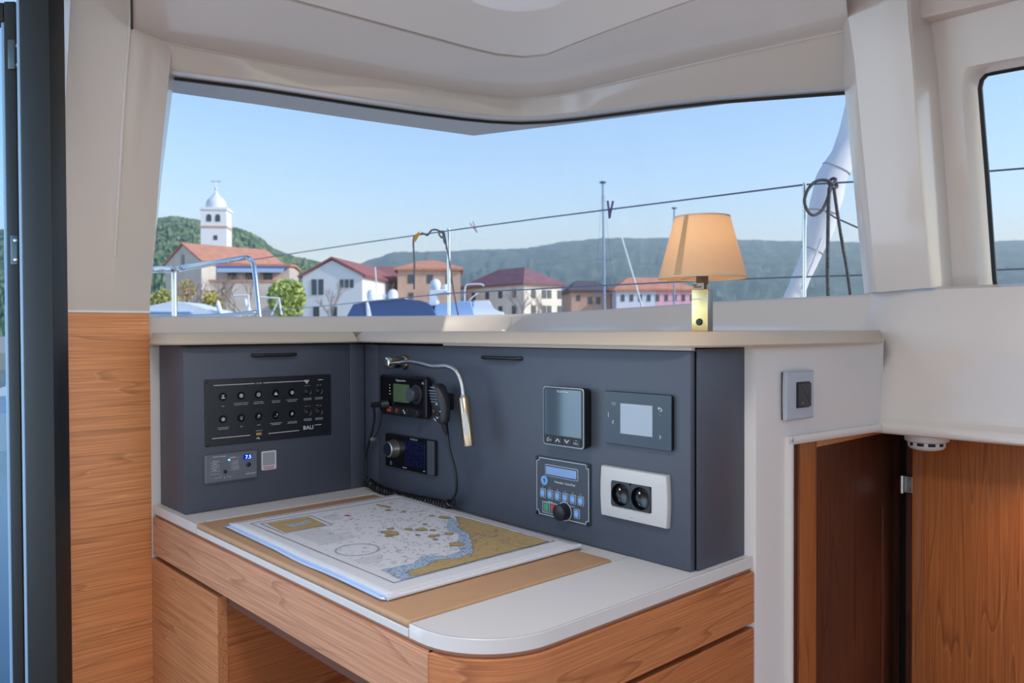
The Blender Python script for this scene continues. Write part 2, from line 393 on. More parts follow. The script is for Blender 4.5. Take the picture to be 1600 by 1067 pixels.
# rest of the cabin roof (over and behind the camera)
box('ceiling_aft', -.25, 2.9, -1.5, .75, ZS+.10, ZS+.17, CEIL); struct(bpy.data.objects['ceiling_aft'])
# overhang added outside the right wall to block the sun
struct(box('sun_overhang', .95, 2.9, .76, 1.25, ZS+.06, ZS+.12, CEIL))
# round moulded dome in the ceiling lining, given a glow to brighten it
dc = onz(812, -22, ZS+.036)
dome = lathe('ceiling_dome', [(0, -.016), (.07, -.0155), (.10, -.012), (.125, -.005), (.138, .003), (.142, .012)], mat('dome_white', (240, 240, 242), .5, emit=(235, 240, 250), es=.07), n=48)
dome.location = dc+V((0, 0, .004)); tag(dome, 'round pale moulded dome with an added glow in the ceiling above the window corner', 'ceiling dome')

# left pillar: two leaning faces with a convex crease, above the wood bulkhead
def LP(x, y, dx=0): return onpl(x, y, (-.15+dx, 0, 1.161), (1, 0, -.229))
aL = [LP(113, -40), LP(110, 0), LP(103, 150), LP(96, 300), LP(84, 455), LP(80, 484)]
aM = [LP(114, -40), LP(112, 0), LP(105, 150), LP(98, 300), LP(87, 455), LP(83, 484.3)]
bM0 = [LP(206, -40, .030), LP(204, 0, .030), LP(193, 150, .034), LP(186, 270, .036), LP(178, 400, .028), LP(174, 486, .0)]
bM1 = [LP(209, -40, .030), LP(207, 0, .030), LP(196, 150, .034), LP(189, 270, .036), LP(181, 400, .028), LP(177, 486, .0)]
cE = [LP(279, -40), LP(275, 0), LP(263, 130), LP(251, 250), LP(239, 400), LP(233.5, 487)]
cR = [p+V((-.05, .034-.004*i, 0)) for i, p in enumerate(cE)]
back = [p+V((-.10, -.03, 0)) for p in aL]
struct(grid('wall_left', [[*map(V, r)] for r in (back, aL, aM, bM0, bM1, cE, cR)], GEL, smooth=32))
struct(tube('trim_9', smoothpath([p.lerp(q, .5)+V((.0008, 0, 0)) for p, q in zip(bM0, bM1)][:-1]), .0028, GEL, None, 8))      # bead added on the pillar crease for its highlight
# teak bulkhead below the pillar
y0, y1 = onX(80, 485, -.15).y - .02, onX(233.5, 487, -.15).y
wl = box('wall_left_lower', -.19, -.15, y0, y1, 0, 1.157, WD_W, bev=.001); struct(wl)
tr = box('trim_2', -.195, -.147, y0, y1+.001, 1.157, 1.162, mat('white_trim', (232, 228, 224), .35), bev=.001); struct(tr)
wb = box('wall_left_return', -.19, -.150, y1, .2, 0, 1.085, GELW); struct(wb)

# right pillar between the two windows
NP = (0, 1, .2)
def RP(x, y, dy=0): return onpl(x, y, (0, .57+dy, 1.175), NP)
pl = [RP(1302, -170), RP(1317, -30), RP(1320.5, 0), RP(1327, 36), RP(1336, 99), RP(1345, 198), RP(1356.5, 315), RP(1366, 420), RP(1370, 456)]
pl2 = [RP(x+7, y) for x, y in ((1302, -170), (1317, -30), (1320.5, 0), (1327, 36), (1336, 99), (1345, 198), (1356.5, 315), (1366, 420), (1370, 456))]
pr = [RP(1405, -170), RP(1415, -30), RP(1417, 0), RP(1419, 36), RP(1425, 99), RP(1431.5, 198), RP(1441, 315), RP(1449.5, 420), RP(1452, 450)]
pr2 = [RP(x-6, y) for x, y in ((1405, -170), (1415, -30), (1417, 0), (1419, 36), (1425, 99), (1431.5, 198), (1441, 315), (1449.5, 420), (1452, 450))]
il = [p+V((-.055, .07, 0))*(0 if i < 3 else .5 if i == 3 else 1) for i, p in enumerate(pl)]; il0 = [p+V((-.005, .003, 0)) for p in pl]
pr3 = [p+V((.004, .006, 0)) for p in pr]
ir = [RP(x, y, .09) for x, y in ((1434, -170), (1448, -30), (1451, 0), (1454.5, 36), (1463.5, 99), (1472, 198), (1480.5, 315), (1487, 420), (1490, 451))]
ir0 = [p+V((.006, 0, 0)) for p in ir]
struct(grid('wall_right_pillar', [il, il0, pl, pl2, pr2, pr, pr3, ir], GEL, smooth=30))
# right wall with the side window
def W2(x, y): return onpl(x, y, (0, .66, 1.175), NP)
ext = 2.6
def rline(z): return V((ext, .66-.2*(z-1.175), z))
hole = [(1535, 448)]
import itertools
A0, A1 = W2(1490, 451), W2(1448, -30)
gl = [W2(1529, 452), W2(1525, 430), W2(1513, 270), W2(1501, 128), W2(1504, 114), W2(1512, 105), W2(1524, 102), W2(1560, 95), W2(1600, 88)]
gtop = W2(1600, 88).z
bm = bmesh.new()
zb, zt = A0.z, A1.z
inner = gl + [rline(gtop+.01)]
outer = [ir[8], ir[7], ir[5], ir[4], ir[3], ir[2], W2(1448, -30), W2(1560, -40), W2(1600, -50), rline(zt+.05)]
inr = [p+V((.012, .012, -.006)) for p in inner]
inr2 = [p+V((.020, .045, -.010)) for p in inner]
struct(grid('wall_right_upper', [outer, [o_.lerp(i_, .93) for o_, i_ in zip(outer, inner)], inner, inr, inr2], GEL, smooth=40))
w2 = struct(empty('window_2', (1.5, .7, 1.2)))
gp = [p+V((.012, .040, 0)) for p in inner]
gbm = bmesh.new(); lo = [gbm.verts.new(V((p.x, .71, 1.13))-V((1.5, .7, 1.2))) for p in gp]; hi = [gbm.verts.new(p-V((1.5, .7, 1.2))) for p in gp]
for i in range(len(gp)-1): gbm.faces.new((lo[i], lo[i+1], hi[i+1], hi[i]))
link('glass_pane', fin(gbm, 'pane2'), GLASS, w2)
tube('gasket', [p-V((1.5, .7, 1.2))-V((-.006, .0, .008)) for p in gp], .006, BLK, w2, 6)
# ledge and lower right wall with a rolled lip at the bottom
LX = [.915, .93, .96, 1.0, 1.1, 1.25, 1.6, 2.6]
def ledge_y(x): return .535
rowsR = []
for y, z in ((.72, 1.197), (.590, 1.197), (.578, 1.191), (.556, 1.10), (.540, 1.03), (.535, .958), (.533, .948), (.526, .942), (.523, .935), (.523, .924), (.527, .920), (.60, .919), (.80, .919)):
    rowsR.append([V((x, y+(max(0, (1.02-x)/.105)**1.5*.034 if z > 1.06 else 0), z)) for x in LX])
struct(grid('wall_right', rowsR, GEL, smooth=45))
# header beam over the side window
b0, b1 = onz(1424, 31, EYE+.56), onz(1562, 0, EYE+.56)
dr = (b1-b0).normalized(); b1 = b0+dr*1.7
up_ = V((0, 0, .2))
struct(grid('wall_right_header', [[b0+V((-.02, .3, .2)), b1+V((0, .3, .2))], [b0+V((-.02, .25, 0)), b1+V((0, .25, 0))], [b0+V((.004, .004, 0)), b1], [b0+V((0, -.001, .004)), b1+V((0, -.001, .004))], [b0+up_+V((-.005, -.01, 0)), b1+up_]], GEL, smooth=30))
struct(grid('trim_3', [[b0+V((-.02, .3, .2)), b0+up_+V((-.005, -.01, 0))], [b0+V((-.02, .25, 0)), b0+V((.004, .004, 0))]], GEL))
# switch bulkhead beside the console, running back to the right wall, opening below
S0, C1 = V((.935, .15, 0)), V((.972, .54, 0))
sdir = (C1-S0).normalized(); snor = V((sdir.y, -sdir.x, 0))
def SW(y, z, o=0): t = (y-S0.y)/sdir.y; return S0+sdir*t+snor*o+V((0, 0, z))
sw_rows = []
for z in (1.10, .95, .936): sw_rows.append([SW(.138, z, -.03), SW(.145, z, -.008), SW(.152, z, -.001), SW(.165, z, 0), SW(.215, z, 0), SW(.228, z, 0), SW(.4, z, 0), SW(.545, z, 0)])
for z in (.6, 0): sw_rows.append([SW(.138, z, -.03), SW(.145, z, -.008), SW(.152, z, -.001), SW(.165, z, 0), SW(.215, z, 0), SW(.228, z, 0)]+[SW(.228, z, 0)]*2)
bm = bmesh.new(); vr = [[bm.verts.new(p) for p in r] for r in sw_rows]
for i, (a, b_) in enumerate(zip(vr, vr[1:])):
    for k in range(7):
        if i >= 2 and k >= 5: continue
        bm.faces.new((a[k], a[k+1], b_[k+1], b_[k]))
bmesh.ops.remove_doubles(bm, verts=bm.verts[:], dist=1e-6)
struct(link('wall_switch', fin(bm, 'ws'), GELW, None, 40)); bpy.data.objects['wall_switch'].name = 'wall_right_return'
# bead around the opening
def prof_sweep(name, pts, prof, m, parent=None):
    """pts: list of (origin, axis1, axis2); prof: list of (a, b)"""
    return grid(name, [[o_+a1*a+a2*b_ for a, b_ in prof] for o_, a1, a2 in pts], m, parent, closed=True, smooth=50)
bead = [(0, -.004), (0, .008), (.004, .011), (.010, .011), (.014, .008), (.014, -.006)]
dn = V((0, 0, -1))
struct(prof_sweep('trim_4', [(SW(.228, 0), sdir, snor), (SW(.228, .9385), sdir, snor)], bead, GELW))
struct(prof_sweep('trim_5', [(SW(.228, .9385), dn, snor), (SW(.545, .9385), dn, snor)], bead, GELW))
# teak casing inside the bead, door leaf coloured dark for shade, hinged joint and the second leaf
d2 = struct(empty('door_2', (.93, .36, 0)))
def D2(n_, x0, x1, ya, yb, z0, z1, m, bev=.001): return box(n_, x0, x1, ya, yb, z0, z1, m, d2, bev, rel=(.93, .36, 0))
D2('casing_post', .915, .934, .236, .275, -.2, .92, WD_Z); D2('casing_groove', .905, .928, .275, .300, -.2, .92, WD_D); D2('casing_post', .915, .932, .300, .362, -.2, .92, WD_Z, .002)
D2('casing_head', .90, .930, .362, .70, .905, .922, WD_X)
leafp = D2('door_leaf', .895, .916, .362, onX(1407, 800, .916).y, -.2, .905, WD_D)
hy = onX(1407, 800, .916).y
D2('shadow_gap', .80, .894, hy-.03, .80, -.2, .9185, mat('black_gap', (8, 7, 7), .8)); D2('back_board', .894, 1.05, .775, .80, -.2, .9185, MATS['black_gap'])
d3 = struct(empty('door_3', (1.0, .70, 0)))
xj = onY(1417, 800, .72).x; xe = onY(1428, 800, .70).x; xf = onY(1440, 800, .685).x
def D3(n_, x0, x1, ya, yb, z0, z1, m, bev=.001): return box(n_, x0, x1, ya, yb, z0, z1, m, d3, bev, rel=(1.0, .70, 0))
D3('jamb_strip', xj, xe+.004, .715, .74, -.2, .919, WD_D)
D3('edge_strip', xe, xf, .69, .712, -.2, .917, WD_Z, .002)
D3('door_leaf', xf, 2.2, .682, .705, -.2, .917, WD_Z, .001)
for k, pz in enumerate((755,)):
    hp = onY(1413.5, pz, .71)
    hb = empty('hinge', (0, 0, 0)); hb.parent = d3
    bpy.data.objects.remove(hb)
    hx, hz = hp.x-1.0, hp.z
    hm = mat('hinge_nickel', (190, 188, 185), .3, 1)
    h = link('hinge', fin(box_bm(hx-.003, hx+.020, .0, .004, hz-.017, hz+.017, .001), 'hinge'), hm, d3)
    tube('hinge_pin', [(hx, -.004, hz-.018), (hx, -.004, hz+.018)], .005, hm, h, 12)
    for dz in (-.010, .010): lathe('screw', [(0, -.002), (.003, -.0015), (.0035, 0)], CHR, h, 12, M.Translation((hx+.012, -.001, hz+dz)) @ M.Rotation(radians(90), 4, 'X') @ M.Rotation(pi, 4, 'X'))
# floors
struct(box('floor', -.45, 3.0, -2.4, .8, -.25, -.2, mat('floor_laminate', (168, 140, 112), .5)))
fl = struct(box('floor_saloon', -.45, 3.0, -2.4, .15, -.05, 0, wood('floor_teak', (120, 84, 58), (172, 134, 100), (184, 148, 114), 'x', (.1, .2, .3))))
struct(box('floor_cockpit', -3, 6, -7, -2.41, -.15, -.05, mat('cockpit_gelcoat', (226, 224, 218), .6)))
# sliding door on the left: anodised post, slim leaf, glass
rotd = M.Rotation(YAW+radians(4), 4, 'Z')
def doorbox(parent, name, pxa, pxb, D, th, z0, z1, m, bev=.003):
    la, lb = (pxa-800)/F*D, (pxb-800)/F*D
    bm = box_bm(la, lb, 0, th, z0, z1, bev); o_ = cw(0, D, 0); bm.transform(M.Translation(o_) @ M.Rotation(YAW, 4, 'Z'))
    bm.transform(M.Translation(-parent.location)); return link(name, fin(bm, name), m, parent, 40)
d1 = struct(empty('door_1', cw(-.87, 1.4, 0)))
TEAL = mat('anodised_aluminium', (23, 28, 31), .5, 0, noise=(700, .25, (30, 37, 41)), bump=.1, bscale=900)
PALE = mat('pale_gasket', (150, 185, 215), .25, 0)
z1 = ZS+.12
doorbox(d1, 'frame_post', 36.5, 83, 1.40, .05, 0, z1, TEAL)
doorbox(d1, 'gasket', 32, 36.8, 1.405, .03, 0, z1, PALE, .001)
leaf = doorbox(d1, 'leaf_stile', 12.5, 30, 1.50, .04, 0, 1.735, TEAL, .002)
doorbox(d1, 'stile_groove', 28.5, 36, 1.53, .02, 0, 1.72, mat('navy_rubber', (20, 32, 60), .5), .001)
doorbox(d1, 'leaf_gasket', 8, 13, 1.51, .03, 0, 1.70, PALE, .001)
doorbox(d1, 'glass_pane', -620, 9, 1.525, .008, .06, 1.70, GLASS2, 0)
doorbox(d1, 'leaf_rail', -620, 12, 1.505, .035, 1.70, 1.735, TEAL, .002)
for yy in (88, 391):
    zc = dep(22, yy, 1.5).z
    lp = doorbox(d1, 'latch_plate', 18, 28, 1.4965, .004, zc-.027, zc+.027, mat('latch_grey', (88, 104, 112), .35, .6), .0008)
    for s in (-1, 1):
        q = dep(24, yy, 1.4945); 
        lathe('screw', [(0, .0022), (.003, .0018), (.004, 0)], CHR, lp, 12, M.Translation(V((q.x, q.y, zc+s*.018))-d1.location) @ M.Rotation(YAW, 4, 'Z') @ M.Rotation(radians(90), 4, 'X'))
# unseen light assumed under the lip, right of the doors, for their warm glow
cl_ = thing('assumed_door_light', 'small round warm light assumed out of view under the right wall lip', 'assumed light', (1.33, .61, .919))
lathe('rim', [(0, 0), (.028, 0), (.028, -.004), (.022, -.006), (.020, -.004)], CHR, cl_, 28)
lathe('lens', [(.020, -.003), (.014, -.006), (0, -.007)], mat('warm_lens', (255, 220, 160), .4, emit=(255, 190, 110), es=6), cl_, 24)
cll = bpy.data.lights.new('assumed_door_lamp', 'SPOT'); cll.energy = 4; cll.spot_size = radians(105); cll.spot_blend = .6; cll.color = (1, .66, .30); cll.shadow_soft_size = .05
clo = bpy.data.objects.new('assumed_door_lamp', cll); COL.objects.link(clo); clo.parent = cl_; clo.location = (0, 0, -.012); clo.rotation_euler = V((.25, -.35, 1)).to_track_quat('Z', 'Y').to_euler()
# unseen fill light added above the camera to brighten the desk
sl_ = thing('desk_fill_light', 'flat round white fill light added above the camera to brighten the desk', 'fill light', (1.05, -.80, ZS+.10))
lathe('rim', [(0, 0), (.21, 0), (.21, -.018), (.20, -.022), (.195, -.018)], CHR, sl_, 40)
lathe('diffuser', [(.196, -.016), (.18, -.021), (0, -.022)], mat('diffuser_glow', (255, 250, 240), .5, emit=(255, 246, 232), es=1.5), sl_, 40)
sll = bpy.data.lights.new('desk_fill_lamp', 'AREA'); sll.shape = 'DISK'; sll.size = .38; sll.energy = 7; sll.color = (1, .96, .90)
slo = bpy.data.objects.new('desk_fill_lamp', sll); COL.objects.link(slo); slo.parent = sl_; slo.location = (0, 0, -.03)
#===OBJECTS===
# ------------------------------------------------------------------ desk
def arc(cx, cy, r, a0, a1, n=12): return [(cx+r*cos(radians(a0+(a1-a0)*k/n)), cy+r*sin(radians(a0+(a1-a0)*k/n))) for k in range(n+1)]
R0 = .115; FX, FY = .931, -.433
dt = thing('worktop', 'white laminate desk top with rounded front corner around the chart lid', 'worktop', (.4, -.2, .732))
def rel(ps, o): return [(p[0]-o[0], p[1]-o[1]) for p in ps]
def dprism(parent, name, poly, z0, z1, m, o, soft=.0008): return link(name, fin(prism_bm(rel(poly, o), z0-o[2], z1-o[2], soft, soft), name), m, parent, 35)
O = (.4, -.2, .732)
slab = [(.795, FY)] + arc(FX-R0, FY+R0, R0, 270, 360) + [(FX, .1495), (.795, .1495)]
dprism(dt, 'slab', slab, .732, .75, LAMI, O)
EDGE = mat('laminate_edge_line', (70, 72, 80), .5)
eb = [(.797, FY+.0018)] + arc(FX-R0, FY+R0, R0-.0018, 270, 360, 20) + [(FX-.0018, .148)]
link('edge_band_line', fin_flat(strokes_bm([rel(eb, O)], .0006, .75-.732, .0001), 'eb'), EDGE, dt)
dprism(dt, 'side_strip', [(-.143, FY), (.092, FY), (.092, -.42), (.078, -.41), (.078, .0), (-.143, .0)], .732, .7498, LAMI, O)
dprism(dt, 'back_strip', [(.0785, -.036), (.7935, -.036), (.7935, .149), (.0785, .149)], .732, .7496, LAMI, O)
bd = [(-.143, FY+.0035), (.80, FY+.0035)] + arc(FX-R0, FY+R0, R0-.0035, 270, 360) + [(FX-.0035, .149), (-.143, .149)]
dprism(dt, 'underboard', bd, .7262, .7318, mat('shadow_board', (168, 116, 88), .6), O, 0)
# lid with the leather pad
ld = thing('chart_table_lid', 'hinged desk lid with white edge and tan leather pad under the chart', 'desk lid', (.44, -.23, .732))
O2 = (.44, -.23, .732)
dprism(ld, 'lid_board', [(.0945, FY), (.7925, FY), (.7925, -.0385), (.0945, -.0385)], .732, .742, LAMI, O2)
pad = link('leather_pad', fin(box_bm(.0945-.44, .7925-.44, FY+.001+.23, -.0385+.23, .010, .0205, .0045, 4), 'pad'), LEA, ld, 50)
# base carcass: curved fascia, left cupboard, knee hole, right drawers
db = thing('chart_desk', 'teak chart desk with curved fascia, knee hole and side drawers', 'desk', (.4, -.1, 0))
O3 = (.4, -.1, 0)
def lprism(name, poly, z0, z1, m, soft=.0008): return dprism(db, name, poly, z0, z1, m, O3, soft)
th = .016
# the fascia stands a few millimetres proud of the worktop edge; its grain follows the bend
WD_R = wood('teak_fascia', (160, 104, 72), (206, 150, 116), (218, 164, 130), 'x', (.75, .1, .33), coord='UV')
WD_B = wood('teak_bend', (136, 74, 40), (196, 124, 78), (208, 140, 92), 'x', (.2, .6, .9), coord='UV')
def ribbon(name, path, z0, z1, thk, m, s0=0):
    """board bent along a plan path, grain coordinate running with the path"""
    n = len(path); bm = bmesh.new(); uv = bm.loops.layers.uv.new('UVMap'); rows_ = []; ss = [s0]
    for p, q in zip(path, path[1:]): ss.append(ss[-1]+(V(q)-V(p)).length)
    for i, p in enumerate(path):
        t = (V(path[min(i+1, n-1)])-V(path[max(i-1, 0)])).normalized(); nn = V((-t.y, t.x))*thk
        c = .0008
        pr_ = [(p[0], p[1], z0), (p[0], p[1], z1-c), (p[0]+nn.x/thk*c, p[1]+nn.y/thk*c, z1), (p[0]+nn.x, p[1]+nn.y, z1), (p[0]+nn.x, p[1]+nn.y, z0)]
        rows_.append([bm.verts.new((x-O3[0], y-O3[1], z-O3[2])) for x, y, z in pr_])
    vv = [0, z1-z0, z1-z0+.001, z1-z0+thk, z1-z0+thk*3]
    for i in range(n-1):
        for k in range(5):
            j = (k+1) % 5; f = bm.faces.new((rows_[i][k], rows_[i+1][k], rows_[i+1][j], rows_[i][j]))
            for lp, (a_, b2) in zip(f.loops, ((i, k), (i+1, k), (i+1, j), (i, j))): lp[uv].uv = (ss[a_], vv[b2] if not (k == 4 and b2 == 0) else vv[4]+thk)
    bm.faces.new(rows_[0]); bm.faces.new(rows_[-1][::-1])
    return link(name, fin(bm, name), m, db, 30)
ribbon('fascia', [(-.1385, FY-.003), (.2, FY-.003), (.838, FY-.003)], .6475, .7258, th, WD_R)
full = [(.81, FY-.003)] + arc(FX-R0, FY+R0, R0+.003, 270, 360, 22) + [(FX+.003, -.1), (FX+.003, .146)]
bendp = [(.8386, FY-.0026)] + [p for p in full if p[0] > .8395]
ribbon('drawer_front', bendp, .6435, .7258, th, WD_B, .98)
lprism('drawer_front', [(FX+.003-th, -.30), (FX+.003, -.30), (FX+.003, .146), (FX+.003-th, .146)], .50, .6345, WD_Y)
lprism('drawer_front', [(FX+.003-th, -.30), (FX+.003, -.30), (FX+.003, .146), (FX+.003-th, .146)], .33, .4945, WD_Y)
lprism('carcass', [(.70, -.415), (FX-.02, -.33), (FX-.02, .146), (.70, .146)], .0, .726, WD_D, 0)
lprism('inner_frame', [(-.1385, FY+.016), (.80, FY+.016), (.80, FY+.03), (-.1385, FY+.03)], .62, .726, mat('frame_brown', (104, 62, 42), .6), 0)
cup = lprism('cupboard_door', [(-.152, FY-.002), (.1965, FY-.002), (.1965, FY+.016), (-.152, FY+.016)], .10, .636, WD_X)
lprism('cupboard_side', [(.181, FY+.0165), (.1955, FY+.0165), (.1955, .02), (.181, .02)], .10, .645, WD_Y)
lprism('cupboard_body', [(-.143, FY+.0165), (.1805, FY+.0165), (.1805, .02), (-.143, .02)], .10, .6475, mat('frame_brown', (104, 62, 42), .6), 0)
lprism('knee_hole_back', [(.1958, .0), (.6995, .0), (.6995, .014), (.1958, .014)], .0, .726, wood('teak_back', (140, 78, 42), (196, 122, 72), (206, 136, 84), 'x', (.1, .9, .2)))
lprism('plinth', [(-.14, FY+.03), (.19, FY+.03), (.19, .01), (-.14, .01)], 0, .099, BLK, 0)

# ------------------------------------------------------------------ consoles
ca = thing('instrument_console', 'charcoal console box with the switch panel, left of the desk', 'console', (-.07, -.2, .75))
def cbox(r, n_, x0, x1, ya, yb, z0_, z1_, m, bev=.0012): return box(n_, x0, x1, ya, yb, z0_, z1_, m, r, bev, rel=tuple(r.location))
cbox(ca, 'body', -.142, -.015, -.4185, .149, .7505, 1.089, DARK)
cbox(ca, 'end_board', -.0145, -.0125, -.417, -.003, .7505, 1.085, mat('seam_grey', (120, 122, 130), .5), 0)
da = cbox(ca, 'door', -.012, 0, -.4195, -.0405, .7505, 1.084, DARK)
cbox(ca, 'filler', -.012, 0, -.0395, -.0005, .7505, 1.086, DARK)
def grip(r, par, face, a, b_, zc):
    """slim bow handle: a..b along the face"""
    n_ = 14; pts = []
    for k in range(n_+1):
        t = k/n_; h = .011*min(1, sin(pi*t)*3.2); q = a+(b_-a)*t
        pts.append(V((h, q, zc)) if face == 'A' else V((q, -h, zc)))
    bm = tube_bm([p-r.location for p in pts], .0035, 8)
    return link('handle', fin(bm, 'handle'), BLK, par, 50)
grip(ca, da, 'A', -.277, -.1755, 1.0672)
cb = thing('instrument_console', 'charcoal console box with radio, sockets and gauges behind the desk', 'console', (.46, .07, .75))
cbox(cb, 'body', .0, .918, .0135, .151, .7505, 1.089, DARK)
cbox(cb, 'seam_gap', .02, .9155, .0122, .0134, .752, 1.088, BLKG, 0)
dbb = cbox(cb, 'door', .0565, .914, 0, .012, .7515, 1.0855, DARK)
cbox(cb, 'filler', .0005, .0555, 0, .012, .7515, 1.086, DARK)
cbox(cb, 'top_rail', .30, .9145, .002, .012, 1.0865, 1.0925, LAMI)
grip(cb, dbb, 'B', .430, .543, 1.066)

# ------------------------------------------------------------------ padded ledge caps
PROF = [(.0, 1.1155), (.006, 1.1150), (.012, 1.112), (.026, 1.0985), (.0285, 1.0945), (.026, 1.0915), (-.03, 1.0912)]
def capgrid(name, st, label, tk=None):
    """st: (front point, outward normal, inner point, overhang scale)"""
    rows_ = []
    for p, n_, q, k in st:
        p, n_, q = V((p[0], p[1], 0)), V((n_[0], n_[1], 0)).normalized(), V((q[0], q[1], 0))
        r_ = [q+V((0, 0, 1.0912)), q+V((0, 0, 1.1155)), p-n_*.012+V((0, 0, 1.1155))] + [p+n_*(a*k if a > 0 else a)+V((0, 0, z)) for a, z in PROF]
        rows_.append([w-V((p0[0], p0[1], 1.09)) for w in r_])
    o_ = grid(name, rows_, CAPM, None, closed=True, smooth=32)
    bm = bmesh.new(); bm.from_mesh(o_.data)
    es = [e for e in bm.edges if e.is_boundary]; bmesh.ops.holes_fill(bm, edges=es); bmesh.ops.recalc_face_normals(bm, faces=bm.faces[:])
    bm.to_mesh(o_.data); bm.free()
    for p in o_.data.polygons: p.use_smooth = True
    o_.data.set_sharp_from_angle(angle=radians(32))
    o_.location = (p0[0], p0[1], 1.09); return tag(o_, label, 'ledge cap', 'padded caps of the ledge')
p0 = (-.05, -.2)
stA = [((-.149, -.428), (0, -1), (-.149, -.40), .25), ((-.10, -.430), (0, -1), (-.14, -.40), .8), ((-.04, -.430), (0, -1), (-.14, -.40), 1), ((-.012, -.428), (.35, -1), (-.14, -.40), 1), ((-.001, -.415), (1, -.6), (-.14, -.38), 1), ((0, -.39), (1, 0), (-.14, -.36), 1), ((0, -.036), (1, 0), (-.13, -.036), 1)]
capgrid('ledge_cap', stA, 'beige padded ledge cap over the switch panel console, left piece')
p0 = (.45, .1)
def sillpt(x, d=.07):
    k = (x-PC[0])/(PR[0]-PC[0]); return (x, PC[1]+(PR[1]-PC[1])*k-d)
stB = [((.0005, -.0), (0, -1), (-.125, -.034), 1), ((.03, 0), (0, -1), (-.06, .3), 1), ((.2, 0), (0, -1), sillpt(.1), 1), ((.5, 0), (0, -1), sillpt(.45), 1), ((.80, 0), (0, -1), sillpt(.7), 1), ((.86, .001), (.05, -1), sillpt(.76), 1)]
for a in (15, 35, 55, 75): stB.append(((.872+.05*sin(radians(a)), .051-.05*cos(radians(a))), (sin(radians(a)), -cos(radians(a))), sillpt(.76+.05*a/75), 1))
stB += [((.924, .075), (1, -.05), sillpt(.83), 1), ((.934, .15), (1, -.08), sillpt(.85), 1), ((.943, .24), (1, -.09), sillpt(.87), 1), ((.955, .37), (1, -.09), sillpt(.89), .95), ((.963, .46), (1, -.09), sillpt(.905), .8), ((.967, .51), (1, 0), sillpt(.915), .6), ((.969, .532), (1, .2), (.93, .58), .25)]
capgrid('ledge_cap', stB, 'beige padded ledge cap carrying the table lamp, long right piece')
#===DEVICES===
# ------------------------------------------------------------------ switch panel on the left console
PNL = mat('panel_black', (24, 26, 33), .34)
sp = Dev('switch_panel', 'black rectangular switch panel with ten icon buttons and four breakers', 'switch panel', 'A', -.235, .9515)
sp.plate('plate', -.3785, -.0918, .883, 1.0195, .0, .004, PNL, .002)
bx = [-.3418, -.303, -.2648, -.2255, -.1876]; by = (.9833, .9367)
RING = mat('button_rim', (40, 43, 52), .35)
def icon(kind):
    c = lambda r, a0=0, a1=360, n=14, x=0, y=0: [(x+r*cos(radians(a0+(a1-a0)*k/n)), y+r*sin(radians(a0+(a1-a0)*k/n))) for k in range(n+1)]
    rays_ = [[(cos(a)*.75, sin(a)*.75), (cos(a)*1.05, sin(a)*1.05)] for a in [k*pi/4 for k in range(8)]]
    return {'antenna': [[(0, -.7), (0, .7)], [(-.5, .8), (0, .2), (.5, .8)], [(-.8, -.7), (.8, -.7)], [(-.8, -.4), (.8, -.4)]],
            'lamp_up': [c(.6)]+rays_+[[(-.3, -.2), (0, .3), (.3, -.2)]],
            'lamp_lock': [c(.65)]+rays_+[c(.22)],
            'deck': [[(-.8, -.6), (.8, -.6)], [(-.6, -.4), (-.6, .2), (0, .8), (.2, .2), (.7, .0), (.6, -.5)], [(-.5, .0), (.6, -.2)], [(-.4, -.2), (.5, -.4)]],
            'lamp_anchor': [c(.55)]+rays_+[[(0, .4), (0, -.4)], [(-.25, -.2), (0, -.4), (.25, -.2)]],
            'star': [[(cos(a)*.2, sin(a)*.2), (cos(a)*.95, sin(a)*.95)] for a in [k*pi/4 for k in range(8)]]+[c(.55)],
            'pin': [c(.55, -30, 210, y=.25)+[(0, -.95), (.48, -.02)], c(.15, y=.25)],
            'note': [[(-.4, -.6), (-.4, .6), (.5, .8), (.5, -.4)], [(-.4, .4), (.5, .6)], c(.18, x=-.55, y=-.6), c(.18, x=.35, y=-.4)],
            'hook': [[(.45, .8), (.5, .0)], c(.55, 0, -120, y=-.1), [(-.8, -.6), (-.2, -.6)], [(.2, .5), (.8, .3)]],
            'tap': [[(-.7, .1), (.5, .1)], [(-.7, -.25), (.3, -.25)], [(.5, .1), (.5, -.2)], [(0, .1), (0, .6)], [(-.4, .65), (.4, .65)], [(-.3, -.3), (-.3, -.8)], [(-.6, .3), (-.6, -.5)]]}[kind]
kinds = ['antenna', 'lamp_up', 'lamp_lock', 'deck', 'lamp_anchor', 'star', 'pin', 'note', 'hook', 'tap']
first = None
for i in range(10):
    x, y = bx[i % 5], by[i//5]
    if first is None:
        first = sp.dome('button', x, y, [(0, .0050), (.0068, .0050), (.0074, .0060), (.0080, .0062), (.0084, .0056), (.0085, .004)], BLKG)
        b_ = first; fx, fy = x, y
    else: b_ = copy_obj(first, sp.r, (x-fx, y-fy, 0))
    b_.data.materials[0] = BLKG
    sc = .0042
    ic = stuff(True, 'icon', fin_flat(strokes_bm([[(fx-sp.cu+p[0]*sc, fy-sp.cv+p[1]*sc) for p in l] for l in icon(kinds[i])], .0009, .0052), 'icon'), WHT, b_)
firstk = None
for x in (-.150, -.1222):
    for y in (.983, .937):
        k_ = sp.dome('breaker_knob', x, y, [(0, .0065), (.004, .0065), (.0055, .0055), (.006, .0045), (.0085, .0065), (.0092, .006), (.0095, .004)], BLK)
for x in (-.3745, -.096):
    for y in (.887, 1.0155): sp.dome('screw', x, y, [(0, .0055), (.0022, .0052), (.003, .004)], mat('screw_dark', (58, 60, 66), .35, .8), None, 12)
sp.plate('usb_port', -.2705, -.2583, .8965, .9025, .004, .0052, mat('usb_gold', (196, 150, 96), .35, .6), .0022)
